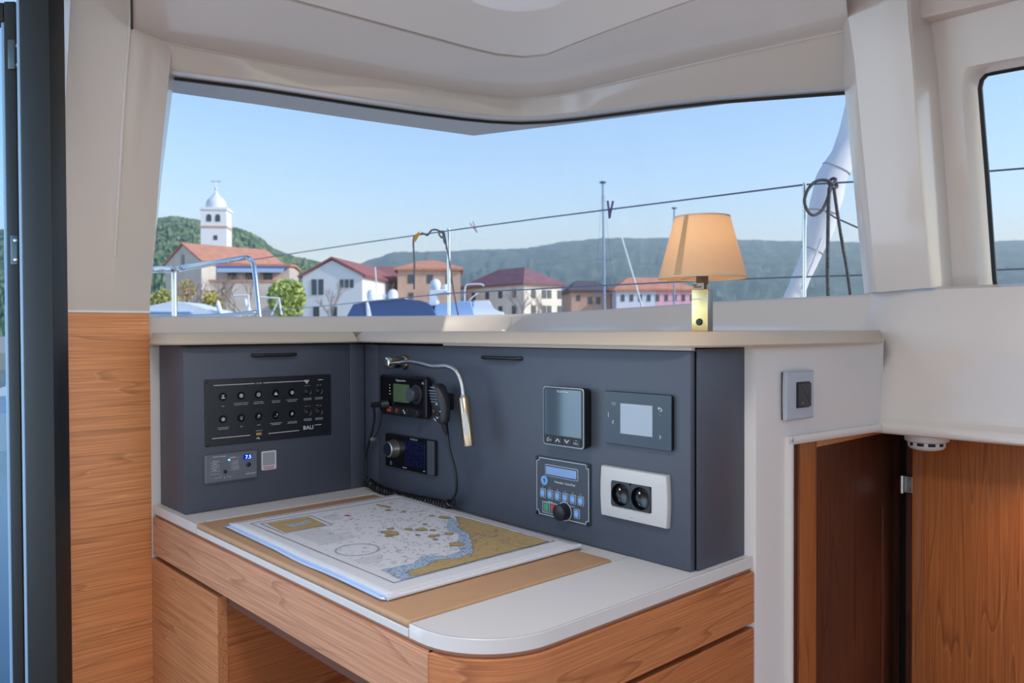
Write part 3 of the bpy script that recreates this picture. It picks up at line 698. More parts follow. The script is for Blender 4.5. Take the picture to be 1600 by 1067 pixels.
sp.strokes('printed_lines', [[(-.3608, 1.0073), (-.2735, 1.0075)], [(-.2531, 1.0077), (-.160, 1.0075)], [(-.3647, .8988), (-.2846, .8986)], [(-.2425, .8984), (-.1718, .8988)], [(-.133, .9075), (-.117, .9075)], [(-.124, 1.0085), (-.112, 1.0085)]], .0010, .004, WHT)
sp.strokes('fine_print', [[(-.239, .9195), (-.212, .9195)], [(-.235, .9165), (-.216, .9165)]]+[[(x-.009, y), (x+.009, y)] for x in (-.1502, -.1222) for y in (.9685, .9655, .9225, .9195)], .0011, .004, GRYP)
sp.strokes('printed_emblem', [[(-.158, 1.0085), (-.1465, 1.0085), (-.152, 1.0015), (-.158, 1.0085)], [(-.155, 1.0065), (-.149, 1.0065), (-.152, 1.003)], [(-.264, .8905), (-.2705, .8905)], [(-.2685, .8905), (-.2655, .8925)], [(-.2665, .8905), (-.263, .8885)]], .0012, .004, WHT)
sp.texts('printed_lettering', [('12V DC', -.2633, 1.0076, .012, .0028), ('VHF', -.3418, .9635, .006, .0016),
    ('FEUX DE NAVIGATION', -.303, .9678, .031, .0016), ('NAVIGATION LIGHTS', -.303, .9645, .029, .0016),
    ('FEU DE HUNE', -.2644, .9678, .019, .0016), ('STEAMING LIGHT', -.2644, .9645, .024, .0016),
    ('FEU DE PONT', -.2250, .9678, .019, .0016), ('DECK LIGHT', -.2250, .9645, .018, .0016),
    ('FEU DE MOUILLAGE', -.1876, .9678, .027, .0016), ('ANCHOR LIGHT', -.1876, .9645, .021, .0016),
    ('ELECTRONIQUE', -.341, .9195, .024, .0016), ('ELECTRONICS', -.341, .9165, .020, .0016), ('GPS', -.303, .9185, .006, .0016), ('HIFI', -.2648, .9185, .007, .0016),
    ("GROUPE D'EAU", -.1876, .9195, .021, .0016), ('WATER PRESSURE', -.1876, .9165, .023, .0016),
    ('12V DC', -.264, .9065, .014, .0018), ('BALI', -.149, .9035, .0235, .0085),
    ('OFF', -.154, .9965, .006, .0014), ('ON', -.146, .9965, .004, .0014), ('OFF', -.126, .9965, .006, .0014), ('ON', -.118, .9965, .004, .0014),
    ('OFF', -.154, .951, .006, .0014), ('ON', -.146, .951, .004, .0014), ('OFF', -.126, .951, .006, .0014), ('ON', -.118, .951, .004, .0014)], .004, WHT)
# ------------------------------------------------------------------ charger remote
cp = Dev('charger_remote', 'grey charger remote panel with blue digital readout below the switch panel', 'control panel', 'A', -.3263, .837)
cp.plate('plate', -.382, -.2705, .8078, .8663, .0, .010, mat('remote_grey', (98, 100, 108), .42), .003, .0025)
dsp = cp.plate('display', -.3025, -.2835, .849, .8605, .0095, .0107, mat('display_navy', (8, 20, 110), .2, emit=(10, 30, 190), es=.5), .002, .0004)
cp.texts('digits', [('7.5', -.2915, .8545, .012, .0075)], .0108, mat('digit_blue', (170, 210, 255), .4, emit=(150, 200, 255), es=2.2), dsp)
cp.dome('status_led', -.3325, .8525, [(0, .0122), (.0012, .0118), (.0018, .0100)], mat('led_blue', (90, 190, 255), .3, emit=(70, 180, 255), es=4))
cp.dome('knob', -.291, .838, [(0, .0125), (.0035, .0125), (.0048, .0115), (.005, .010)], BLK)
cp.dome('toggle', -.341, .829, [(0, .015), (.0018, .0145), (.002, .0125), (.0035, .0112), (.0038, .010)], BLK, None, 14)
ln = [[(-.372, y), (-.352, y)] for y in (.8505, .8445, .8385, .8325, .8265)]+[[(-.331, y), (-.311, y)] for y in (.8555, .8495, .8435, .8375, .8315)]+[[(-.350, .8165), (-.350, .8225)], [(-.336, .8165), (-.336, .8225)]]
cp.strokes('printed_lines', ln, .0008, .010, GRYP)
cp.texts('printed_lettering', [('mains on', -.361, .8535, .012, .0022), ('bulk', -.363, .8475, .009, .0022), ('absorption', -.362, .8415, .014, .0022), ('float', -.363, .8355, .008, .0022), ('inverter', -.325, .8575, .012, .0022), ('overload', -.320, .8465, .012, .0022), ('low battery', -.319, .8405, .014, .0022), ('temperature', -.319, .8345, .015, .0022), ('victron energy', -.353, .8615, .026, .0035), ('multi control', -.286, .8195, .023, .0035), ('charger only', -.357, .818, .011, .002), ('off', -.343, .8175, .004, .002), ('on', -.331, .8175, .004, .002)], .0102, WHT)
# ------------------------------------------------------------------ sticker (matrix code left out)
st_ = Dev('paper_sticker', 'small white rounded sticker with red lettering beside the charger remote', 'sticker', 'A', -.2408, .840)
st_.plate('paper', -.2578, -.2238, .8198, .8605, 0, .0006, mat('sticker_white', (205, 202, 205), .6), .003, .0001)
st_.plate('grey_field', -.2545, -.2272, .8295, .8575, .0006, .0008, mat('sticker_grey', (150, 150, 154), .6), .001, .0001)
st_.strokes('red_print', [[(-.253, .8262), (-.229, .8262)], [(-.252, .8228), (-.230, .8228)]], .0018, .0007, mat('sticker_red', (190, 70, 90), .6))

# ------------------------------------------------------------------ marine radio
vr_ = Dev('marine_radio', 'black marine radio with green screen and round dial on the main console', 'radio', 'B', .183, .977)
vr_.plate('body', .106, .262, .937, 1.0155, 0, .016, BLK, .006)
vr_.plate('bezel', .0965, .2725, .932, 1.0205, .010, .022, mat('radio_bezel', (17, 18, 22), .34), .009, .002)
vr_.plate('front_glass', .104, .2655, .955, 1.0165, .0215, .0228, BLKG, .004, .0003)
vr_.plate('screen', .1535, .214, .963, 1.0022, .0226, .0233, mat('lcd_green', (82, 100, 74), .25), .0015, .0002)
dl = vr_.dome('dial', .238, .983, [(0, .040), (.0135, .040), (.0150, .0385), (.0158, .030), (.0165, .024), (.020, .0235), (.0205, .0225)], mat('dial_grey', (52, 55, 60), .3))
vr_.cyl('dial_face', .238, .983, .0130, .040, .0406, mat('dial_face', (70, 76, 84), .2), .0003, dl)
vr_.dome('knob', .2505, .9445, [(0, .036), (.0085, .036), (.0095, .0348), (.0102, .026), (.011, .022)], BLK)
for x, kind in ((.1375, 'red'), (.1665, 'ring'), (.1945, 'white'), (.222, 'none')):
    b_ = vr_.plate('button', x-.0125, x+.0125, .9365, .9515, .021, .0236, BLK, .002, .0006)
    if kind == 'red':
        vr_.plate('distress_cover', x-.007, x+.007, .940, .946, .0236, .0252, mat('red_plastic', (205, 50, 50), .35), .001, .0004, b_)
        vr_.texts('printed_lettering', [('DISTRESS', x, .949, .015, .002)], .0237, WHT, b_)
    elif kind == 'ring': vr_.strokes('icon', [[(x+.0042*cos(a), .944+.0042*sin(a)) for a in [k*pi/6 for k in range(13)]], [(x, .944), (x, .948)]], .0016, .0237, mat('red_print', (200, 70, 60), .5), b_)
    elif kind == 'white': vr_.strokes('icon', [[(x-.003, .946), (x-.001, .946)], [(x+.001, .943), (x+.003, .940)]], .0026, .0237, WHT, b_)
vr_.texts('lettering', [('Raymarine', .182, 1.0095, .036, .0055), ('16', .263, 1.008, .006, .005)], .0229, WHT)
for y in (.9985, .992, .9855, .979): vr_.strokes('indicator', [[(.139, y), (.1405, y)]], .0022, .0229, WHT)
# hand microphone, clip, boot and cord
hs = Dev('hand_microphone', 'black hand microphone with coiled cord hanging beside the radio', 'microphone', 'B', .345, .972)
hs.plate('wall_clip', .312, .338, .956, .990, 0, .026, BLK, .004)
hrows = []
NSEG = 28
def hring(t):
    """body cross-sections from top (t=0) to bottom (t=1)"""
    v = 1.0115-.080*t; c = .336+.016*t
    w = .0245*(max(0, sin(pi*min(.5, (t*.72+.05))))**.6)*(1 if t < .35 else 1-.5*((t-.35)/.65)**2.2)
    return v, c, w
for k in range(15):
    t = k/14; v, c, w = hring(t); d = .015*(1-.35*t)
    if k in (0, 14): w *= .55; d *= .6
    ring = []
    for j in range(NSEG):
        a = 2*pi*j/NSEG; sx = abs(cos(a))**.75*(1 if cos(a) > 0 else -1); sy = abs(sin(a))**.75*(1 if sin(a) > 0 else -1)
        ring.append(V((c+w*sx-hs.cu, v-hs.cv, .038+d*sy)))
    hrows.append(ring)
hb_ = grid('microphone_body', hrows, mat('mic_plastic', (36, 38, 42), .45), hs.r, closed=True, smooth=50)
bm = bmesh.new(); bm.from_mesh(hb_.data); bmesh.ops.holes_fill(bm, edges=[e for e in bm.edges if e.is_boundary]); bmesh.ops.recalc_face_normals(bm, faces=bm.faces[:]); bm.to_mesh(hb_.data); bm.free()
for k in range(5):
    y = .9975-.0055*k; hs.plate('grille_slat', .3235+.0015*k, .347+.0015*k, y-.0014, y+.0014, .0495, .0535-.0003*k, mat('slat_steel', (92, 104, 116), .4), .001, .0006)
hs.texts('lettering', [('Raymarine', .336, 1.0045, .014, .0026)], .0525, WHT)
hs.plate('key_pad', .3455, .3545, .949, .968, .046, .0515, mat('pad_dark', (26, 28, 31), .5), .003, .0008)
hs.strokes('printed_icon', [[(.346, .9705), (.349, .9735), (.352, .9705)], [(.348, .946), (.351, .943), (.354, .946)], [(.3585, .958), (.362, .958)], [(.340, .9425), (.342, .941), (.347, .9385)]], .0013, .0522, WHT)
hs.strokes('printed_icon', [[(.3385+.0022*cos(a), .9575+.0022*sin(a)) for a in [k*pi/5 for k in range(11)]]], .001, .0522, mat('orange_print', (205, 130, 90), .5))
boot = [(.3525, .934, .036), (.3535, .922, .034), (.3545, .910, .030)]
hs.tube('cord_boot', boot, [.0075, .006, .0042], BLK, 12)
for k in range(4):
    hs.dome('boot_rib', .0, .0, [(0, 0), (.0001, 0)], BLK) if False else None
def pB(px, py, Y): q = onY(px, py, -Y); return (q.x, q.z, Y)
low_run = smoothpath([(.3545, .910, .030), pB(703, 705, .03), pB(711, 735, .028), pB(713, 765, .026), pB(707, 782, .024)], 6)
hs.tube('cord', low_run, .0028, BLK, 8)
# coil along the desk back
cpth = smoothpath([pB(707, 783, .026), pB(697, 789, .026), pB(670, 784, .020), pB(630, 776, .017), pB(597, 766, .015), pB(581, 757, .014), pB(573, 749, .016)], 14)
acc = [0]
for a, b_ in zip(cpth, cpth[1:]): acc.append(acc[-1]+(V(b_)-V(a)).length)
tot = acc[-1]; NT = 32; coil = []
def along(s):
    for i in range(len(acc)-1):
        if s <= acc[i+1]: 
            k = (s-acc[i])/max(1e-9, acc[i+1]-acc[i]); return V(cpth[i]).lerp(V(cpth[i+1]), k), (V(cpth[i+1])-V(cpth[i])).normalized()
    return V(cpth[-1]), (V(cpth[-1])-V(cpth[-2])).normalized()
for k in range(NT*12+1):
    s = tot*k/(NT*12); c_, t_ = along(s); n1 = t_.cross(V((0, 0, 1))).normalized(); n2 = t_.cross(n1); a = 2*pi*k/12
    coil.append(c_+(n1*cos(a)+n2*sin(a))*.0082)
hs.tube('coiled_cord', coil, .0023, BLK, 6)
lft = smoothpath([pB(573, 748, .016), pB(572, 715, .016), pB(577, 690, .018), pB(582, 672, .020), pB(585, 650, .024), pB(584, 636, .030)], 6)
hs.tube('cord', lft, .0026, BLK, 8)
hs.tube('cord', smoothpath([pB(584, 684, .018), pB(590, 675, .020), pB(596, 655, .024), pB(597, 640, .028)], 6), .0012, BLK, 6)
q = pB(583, 686, .018); hs.dome('cord_clip', q[0], q[1], [(0, .026), (.004, .024), (.0055, .018), (.004, .012), (0, .010)], mat('clip_grey', (150, 150, 152), .35, .5), None, 14)
q = pB(584, 633, .03); q2 = pB(601, 631, .03)
hs.tube('cord_plug', [(q[0]-.004, q[1], .030), (q2[0], q2[1], .028)], [.0065, .006], BLK, 12)
hs.tube('cord_plug', [(q2[0]-.004, q2[1]-.001, .036), (q2[0]+.004, q2[1], .022)], [.009, .010], BLK, 14)
# ------------------------------------------------------------------ stereo
se = Dev('marine_stereo', 'black stereo with silver knob and dark blue screen under the radio', 'stereo', 'B', .190, .8505)
se.plate('body', .0985, .2825, .8133, .8873, 0, .008, BLK, .003)
se.plate('front_glass', .0995, .2575, .8143, .8863, .0078, .0092, BLKG, .002, .0003)
se.plate('side_strip', .2585, .2815, .8143, .8863, .0078, .0105, mat('strip_grey', (66, 72, 78), .4), .002, .0008)
scr = mat('starfield_screen', (6, 8, 26), .12, emit=(20, 30, 120), es=.08)
nn_ = scr.node_tree.nodes; LL = scr.node_tree.links
tcn = nn_.new('ShaderNodeTexCoord'); vo = nn_.new('ShaderNodeTexVoronoi'); vo.inputs['Scale'].default_value = 260; LL.new(tcn.outputs['Object'], vo.inputs['Vector'])
rp = nn_.new('ShaderNodeValToRGB'); rp.color_ramp.elements[0].color = s2l((90, 130, 255)); rp.color_ramp.elements[1].color = s2l((6, 10, 46)); rp.color_ramp.elements[1].position = .26
LL.new(vo.outputs['Distance'], rp.inputs[0]); LL.new(rp.outputs[0], nn_['Principled BSDF'].inputs['Emission Color']); nn_['Principled BSDF'].inputs['Emission Strength'].default_value = .28
se.plate('screen', .176, .250, .824, .880, .0091, .0096, scr, .002, .0002)
kn = se.dome('knob', .136, .8562, [(0, .028), (.0155, .028), (.0175, .0265), (.0185, .018), (.0205, .013), (.021, .009)], mat('knob_silver', (176, 170, 160), .28, .9))
se.cyl('knob_face', .136, .8562, .0148, .028, .0287, mat('knob_face', (26, 34, 46), .2), .0003, kn, 32)
se.texts('lettering', [('FUSION', .2105, .8833, .026, .004), ], .0096, GRYP)
se.strokes('fine_print', [[(.168, .8185), (.182, .8185)], [(.244, .8195), (.250, .8195)]], .0018, .0093, GRYP)
se.strokes('printed_icon', [[(.122+.0035*cos(a), .8225+.0035*sin(a)) for a in [1.9+k*5.6/12 for k in range(13)]], [(.122, .8225), (.122, .827)]], .001, .0093, GRYP)
# ------------------------------------------------------------------ gooseneck reading light
gn = Dev('gooseneck_light', 'chrome gooseneck reading light bent down over the main console', 'reading light', 'B', .166, 1.0487)
gn.dome('flange', .166, 1.0487, [(0, .0), (.0165, .0), (.0165, .004), (.0145, .0065), (.011, .007), (0, .007)], BRASSY)
gn.dome('mount', .166, 1.0487, [(.0120, .006), (.0126, .010), (.0126, .046), (.0114, .0495), (.0085, .051), (0, .051)], CHR)
neck = smoothpath([(.170, 1.0487, .018), (.195, 1.051, .024), (.235, 1.0525, .033), (.29, 1.0500, .044), (.335, 1.0462, .050), (.382, 1.0485, .052), (.412, 1.040, .052), (.4285, 1.018, .052), (.4345, .990, .052)], 8)
gn.tube('neck', neck, .0046, mat('flex_steel', (190, 188, 186), .24, 1, bump=.4, bscale=900), 12)
hd0, hd1 = V((.4352, .990, .052)), V((.4530, .899, .054))
hd = gn.tube('lamp_head', [hd0, hd0.lerp(hd1, .02), hd0.lerp(hd1, .98), hd1], [.0098, .0108, .0108, .0100], BRASSY, 24)
gn.tube('collar', [hd0.lerp(hd1, -.06), hd0.lerp(hd1, .01)], [.0058, .008], CHR, 16)
ax = (hd1-hd0).normalized(); fr_ = V((.62, 0, .78)); fr_ = (fr_-ax*fr_.dot(ax)).normalized(); sdv = ax.cross(fr_)
lens = []
for k in range(24):
    a = 2*pi*k/24; l_ = .026*sin(a); w_ = .0052*cos(a); l_ = max(-.0215, min(.0215, l_*1.15))
    lens.append(hd0.lerp(hd1, .54)+ax*l_+sdv*w_+fr_*(.0102))
bm = bmesh.new(); lo_ = [bm.verts.new(p-V((gn.cu, gn.cv, 0))) for p in lens]; hi_ = [bm.verts.new(p+fr_*.0012-V((gn.cu, gn.cv, 0))) for p in lens]
bm.faces.new(hi_); bm.faces.new(lo_[::-1])
for k in range(24): bm.faces.new((lo_[k], lo_[(k+1) % 24], hi_[(k+1) % 24], hi_[k]))
link('diffuser', fin(bm, 'diffuser'), mat('frosted_lens', (205, 198, 190), .5), gn.r)
# ------------------------------------------------------------------ square instrument display
pd = Dev('instrument_display', 'square black instrument display with four keys on the main console', 'instrument', 'B', .670, .969)
pd.plate('body', .626, .7135, .9185, 1.0185, 0, .018, BLK, .006)
pd.plate('bezel_edge', .6222, .7190, .9180, 1.0205, .014, .0235, BLK, .006, .001)
pd.plate('bezel', .6222, .7190, .9180, 1.0205, .0234, .0246, mat('bezel_silver', (150, 155, 160), .3, .5), .006, .0006)
pd.plate('front', .6240, .7172, .9200, 1.0186, .0240, .0252, mat('front_black', (20, 21, 24), .3), .005, .0003)
pd.plate('screen', .6275, .7140, .9365, 1.0165, .0251, .0256, mat('grey_screen', (70, 84, 94), .08, spec=.9), .002, .0002)
pd.texts('lettering', [('Raymarine', .6715, 1.0125, .026, .0042)], .0257, WHT)
for k in range(4):
    x = .6275+.0216*k; b_ = pd.plate('button', x+.0005, x+.0212, .9225, .9345, .0250, .0266, mat('key_black', (28, 30, 33), .4), .0015, .0006)
    xc = x+.0108
    if k == 0: pd.strokes('icon', [[(xc-.002+.0024*cos(a), .9275+.0024*sin(a)) for a in [j*pi/5 for j in range(11)]], [(xc+.003, .9275), (xc+.006, .9275)], [(xc, .932), (xc+.0005, .932)]], .0012, .0267, WHT, b_)
    elif k == 1: pd.strokes('icon', [[(xc-.0045, .926), (xc, .931), (xc+.0045, .926)]], .0013, .0267, WHT, b_)
    elif k == 2: pd.strokes('icon', [[(xc-.0045, .931), (xc, .926), (xc+.0045, .931)]], .0013, .0267, WHT, b_)
    else: pd.texts('lettering', [('Menu', xc, .927, .009, .003)], .0267, WHT, b_); pd.strokes('icon', [[(xc, .932), (xc+.0005, .932)]], .0013, .0267, WHT, b_)
# ------------------------------------------------------------------ watermaker panel
wp = Dev('watermaker_panel', 'grey watermaker control panel with blue buttons and black knob', 'control panel', 'B', .6478, .838)
wp.plate('plate', .5822, .7133, .7846, .8912, 0, .004, mat('water_plate', (58, 64, 74), .42), .002, .0006)
OUTL_ = mat('outline_print', (190, 196, 202), .6)
x0_, x1_, y0_, y1_ = .5848, .7107, .7872, .8886; ch_ = .0065
wp.strokes('printed_border', [[(x0_+ch_, y0_), (x1_-ch_, y0_), (x1_-ch_, y0_+.004), (x1_, y0_+ch_), (x1_, y1_-ch_), (x1_-.004, y1_-ch_), (x1_-ch_, y1_), (x0_+ch_, y1_), (x0_+ch_, y1_-.004), (x0_, y1_-ch_), (x0_, y0_+ch_), (x0_+.004, y0_+ch_), (x0_+ch_, y0_)]], .0011, .004, OUTL_)
for x in (.5858, .7097):
    for y in (.7882, .8876): wp.dome('screw', x, y, [(0, .0062), (.0026, .0058), (.0034, .004)], BLKG, None, 12)
lc = wp.plate('display_frame', .6065, .6868, .8578, .8786, .004, .0048, OUTL_, .003, .0002)
wp.plate('display_inner', .6075, .6858, .8588, .8776, .0047, .0052, mat('water_plate_dark', (34, 37, 44), .4), .0025, .0001, lc)
wp.plate('display_glass', .6095, .6838, .8610, .8756, .0051, .0056, mat('lcd_blue', (128, 158, 205), .15), .001, .0001, lc)
BLU = mat('button_blue', (116, 164, 215), .4); BLUD = mat('button_blue_mark', (170, 205, 240), .5)
lg = wp.cyl('emblem', .6040, .8487, .0085, .004, .0046, BLU, .0002); wp.strokes('emblem_mark', [[(.601, .850), (.604, .852), (.607, .850), (.604, .845)], [(.604, .852), (.604, .844)]], .0013, .0046, mat('emblem_navy', (50, 84, 140), .5), lg)
wp.texts('lettering', [('Watermaker - Control Panel', .6545, .8500, .050, .0042)], .0041, WHT)
fb = None
spots = [(.6006+.01842*k, .8257-.0001*k, BLU) for k in range(6)]+[(.6831, .8016, BLU), (.6104, .8022, mat('button_green', (60, 150, 110), .4)), (.6283, .8025, mat('button_red', (200, 50, 52), .4))]
for x, y, m_ in spots:
    fr2 = wp.plate('button', x-.0072, x+.0072, y-.0080, y+.0080, .004, .0045, OUTL_, .002, .0002)
    wp.plate('button_well', x-.0064, x+.0064, y-.0072, y+.0072, .0044, .0047, MATS['water_plate_dark'], .0015, .0001, fr2)
    wp.plate('button_cap', x-.0052, x+.0052, y-.0062, y+.0062, .0046, .0058, m_, .003, .0005, fr2)
    if m_ is BLU: wp.strokes('icon', [[(x-.002, y+.001), (x+.002, y+.001)], [(x-.002, y-.001), (x+.002, y-.001)]], .0008, .0058, BLUD, fr2)
for k in range(6): wp.texts('indicator', [(str(k+1) if False else 'o', .6006+.01842*k, .8365, .0022, .0026)], .0041, OUTL_)
wp.strokes('printed_border', [[(.6395, .8105), (.600, .8105), (.600, .7915), (.6395, .7915)], [(.613, .8125), (.625, .8125)], [(.667, .8125), (.678, .8125)]], .0009, .004, OUTL_)
kb = wp.dome('knob', .6545, .801, [(0, .021), (.0125, .021), (.014, .020), (.0146, .010), (.0148, .005), (.0148, .004)], BLK)
wp.dome('knob_ring', .6545, .801, [(.0155, .0046), (.0168, .0046), (.0168, .004), (.0155, .004)], OUTL_, None, 32)
# ------------------------------------------------------------------ glass touch panel
tp = Dev('touch_panel', 'black glass touch panel with square grey screen above the sockets', 'touch panel', 'B', .818, .975)
tp.plate('back_box', .7525, .884, .934, 1.0155, 0, .006, BLK, .002)
tp.plate('glass', .7505, .8860, .9318, 1.0182, .0055, .009, mat('touch_glass', (12, 18, 28), .04, spec=.5), .002, .0008)
tp.plate('screen', .7850, .8497, .9506, .9996, .0089, .0093, mat('touch_screen', (150, 158, 168), .15, emit=(160, 170, 185), es=.05), .0004, .0001)
tp.strokes('icons', [[(.7705, .970), (.7685, .9675), (.7705, .965)], [(.8625, .978+.0), (.8645, .9755), (.8625, .973)][::-1] if False else [(.8640, .9545), (.8660, .952), (.8640, .9495)], [(.8625, .9985), (.8605, .9965), (.8625, .9945)], [(.8605, .9965), (.8670, .9965), (.8685, .9945), (.8670, .9925), (.8640, .9925)], [(.8648, .986), (.8652, .986)], [(.7595, .9755), (.7595, .9825)]]+[[(.7675+.0032*k, y), (.7682+.0032*k, y)] for k in range(3) for y in (.9995, .9965)], .0009, .0091, WHT)
# ------------------------------------------------------------------ double socket
ds = Dev('double_socket', 'white frame double socket with two black round outlets', 'power socket', 'B', .810, .8525)
bow = []
for k in range(9): t = k/8; bow.append((.7435+(.1330)*t, .8935))
outl = []
for k in range(9): t = k/8; outl.append((.8765+.0022*sin(pi*t), .8113+.0822*t))
for k in range(9): t = k/8; outl.append((.7435-.0022*sin(pi*t), .8935-.0822*t))
PEARL = mat('frame_pearl', (196, 192, 188), .34); INS = mat('insert_black', (30, 31, 35), .35)
N_ = len(outl); inx0, inx1, iny0, iny1 = .7668, .8482, .8304, .8722
inr_ = []
for p in outl:                                                      # inner opening matched vertex by vertex to the bowed outline
    ux, uy = (p[0]-.81)/.0688, (p[1]-.8524)/.0411
    if abs(ux) >= .96: inr_.append((inx1 if ux > 0 else inx0, iny0+(iny1-iny0)*min(1, max(0, (uy+1)/2))))
    else: inr_.append((.8075+ux*.0407, iny1 if uy > 0 else iny0))
def lz(ps, z): return [V((p[0]-ds.cu, p[1]-ds.cv, z)) for p in ps]
def shr(ps, k): return [(.81+(p[0]-.81)*(1-k*.6), .8524+(p[1]-.8524)*(1-k)) for p in ps]
grid('frame', [lz(outl, 0), lz(outl, .0075), lz(shr(outl, .022), .0095), lz(shr(outl, .06), .010), lz(inr_, .010), lz(inr_, .001)], PEARL, ds.r, closed=True, smooth=35)
for x in (.7873, .8277):
    sq = []; ci_ = []; n4 = 40
    for k in range(n4):
        a = 2*pi*(k+.5)/n4; c_, s__ = cos(a), sin(a); m_ = max(abs(c_), abs(s__)); sq.append((x+.0200*c_/m_, .8513+.0205*s__/m_)); ci_.append((x+.0183*c_, .8513+.0183*s__))
    def cs_(r): return [(x+(p[0]-x)*r, .8513+(p[1]-.8513)*r) for p in ci_]
    s_ = grid('outlet', [lz(sq, .001), lz(sq, .0118), lz(shr(sq, 0), .0122), lz(cs_(1.04), .0122), lz(cs_(1.02), .0130), lz(cs_(.99), .0130), lz(cs_(.97), .0118)], INS, ds.r, closed=True, smooth=35)
    grid('well', [lz(cs_(.975), .0125), lz(cs_(.95), .003), lz(cs_(.85), .0012), lz(cs_(.02), .0010)], mat('well_black', (12, 13, 16), .22), s_, closed=True, smooth=50)
    ds.dome('earth_pin', x, .8600, [(0, .0150), (.0020, .0140), (.0025, .001)], CHR, s_, 14)
    for d_ in (-.0095, .0095): ds.dome('contact_hole', x+d_, .8513, [(0, .0016), (.0026, .0016), (.0030, .0010)], mat('hole_black', (2, 2, 2), .6), s_, 14)
ds.strokes('maker_mark', [[(.806, .8175), (.8115, .8175)]], .0012, .0101, GRYP)
# ------------------------------------------------------------------ light switch on the white bulkhead
yc = .257; o_ = SW(yc, 1.007)
mwS = M(((sdir.x, 0, snor.x, o_.x), (sdir.y, 0, snor.y, o_.y), (0, 1, 0, o_.z), (0, 0, 0, 1)))
ls = Dev('light_switch', 'pale grey light switch with black rocker on the white bulkhead', 'light switch', mwS, 0, 0)
ls.plate('back_plate', -.0385, .0385, -.040, .040, 0, .004, mat('plate_shadow', (70, 72, 76), .5), .001)
outl = [(.0395+.0015*sin(pi*k/8), -.041+.082*k/8) for k in range(9)]+[(-.0395-.0015*sin(pi*k/8), .041-.082*k/8) for k in range(9)]
ls.poly('frame', outl, .004, .011, mat('switch_silver', (176, 180, 188), .34), .0025)
ls.plate('rocker_frame', -.0125, .0265, -.0215, .0225, .0105, .012, BLK, .001)
rk = ls.plate('rocker', -.0105, .0245, -.0195, .0205, .0115, .0165, mat('rocker_black', (46, 47, 50), .36), .001, .0015)
ls.strokes('rocker_mark', [[(-.002, -.014), (-.002, -.011)]], .0009, .0166, GRYP, rk)
# ------------------------------------------------------------------ smoke detector under the lip
sx = onY(1448, 690, .60)
sdv_ = thing('smoke_detector', 'white round smoke detector under the right wall lip', 'smoke detector', (sx.x, .60, .918))
DETW = mat('detector_white', (214, 208, 205), .45)
lathe('base', [(0, 0), (.038, 0), (.039, -.003), (.0385, -.013), (.033, -.016)], DETW, sdv_, 40)
lathe('chamber', [(.030, -.014), (.030, -.023)], mat('chamber_dark', (30, 28, 27), .6), sdv_, 40)
lathe('cap', [(.0330, -.0215), (.0325, -.0235), (.029, -.0285), (.018, -.0315), (0, -.032)], DETW, sdv_, 40)
for k in range(10):
    a = 2*pi*k/10; b_ = link('vent_post', fin(box_bm(-.0035, .0035, -.0012, .0012, -.023, -.014), 'post'), DETW, sdv_)
    b_.location = (.0318*cos(a), .0318*sin(a), 0); b_.rotation_euler = (0, 0, a+pi/2)
# ------------------------------------------------------------------ table lamp
tl = thing('table_lamp', 'small lamp with cream conical shade and gold front column on the ledge', 'table lamp', (.893, .062, 1.1158))
rz = radians(8); Rz = M.Rotation(rz, 4, 'Z')
def lb(n_, x0, x1, ya, yb, za, zb_, m, bev=.0008, par=None):
    bm = box_bm(x0, x1, ya, yb, za, zb_, bev); bm.transform(Rz); return link(n_, fin(bm, n_), m, par or tl, 40)
GOLD = mat('gold_foil', (226, 200, 120), .3, .75, noise=(60, .3, (240, 226, 170)))
lb('column', -.0135, .0135, -.008, .010, 0, .066, mat('brushed_grey', (128, 128, 130), .4, .7))
lb('front_plate', -.0135, .0135, -.0095, -.0078, .0003, .0657, GOLD, .0004)
lb('white_band', -.0128, .0128, -.0100, -.0094, .0495, .0515, mat('paper_white', (235, 232, 222), .6), 0)
bm = lathe_bm([(0, .0035), (.0042, .0035), (.0052, .0025), (.0056, 0)], 20, Rz @ M.Translation((.0, -.0095, .0145)) @ M.Rotation(radians(90), 4, 'X'))
link('push_button', fin(bm, 'push_button'), BLK, tl, 40)
lb('paper_tag', -.011, .008, -.0112, -.0105, .066, .0755, mat('tag_grey', (176, 168, 160), .6), 0)
tb = strokes_bm([[(-.009, 0), (-.003, 0)], [(-.007, -.003), (.005, -.003)]], .0016, 0, .0002); tb.transform(Rz @ M.Translation((-.001, -.0113, .0725)) @ M.Rotation(radians(90), 4, 'X'))
stuff(True, 'tag_lettering', fin_flat(tb, 'tagtext'), BLK, tl)
lathe('socket', [(0, .066), (.0075, .066), (.0075, .074), (.0095, .075), (.0095, .088), (0, .088)], mat('socket_brown', (92, 78, 62), .5, .3), tl, 24)
SHM = bpy.data.materials.new('cream_shade_fabric'); SHM.use_nodes = True; MATS['shade'] = SHM
n_ = SHM.node_tree.nodes; L_ = SHM.node_tree.links; b_ = n_['Principled BSDF']; b_.inputs['Base Color'].default_value = s2l((214, 188, 158)); b_.inputs['Roughness'].default_value = .8
tr_ = n_.new('ShaderNodeBsdfTranslucent'); tr_.inputs[0].default_value = s2l((246, 222, 188)); mx_ = n_.new('ShaderNodeMixShader'); mx_.inputs[0].default_value = .45
L_.new(b_.outputs[0], mx_.inputs[1]); L_.new(tr_.outputs[0], mx_.inputs[2]); L_.new(mx_.outputs[0], n_['Material Output'].inputs[0])
zs0, zs1, r0, r1 = .0835, .180, .0685, .0425
sh = lathe('shade', [(r0, zs0), (r1, zs1), (r1-.0008, zs1), (r0-.0008, zs0)], SHM, tl, 64, closed=True)
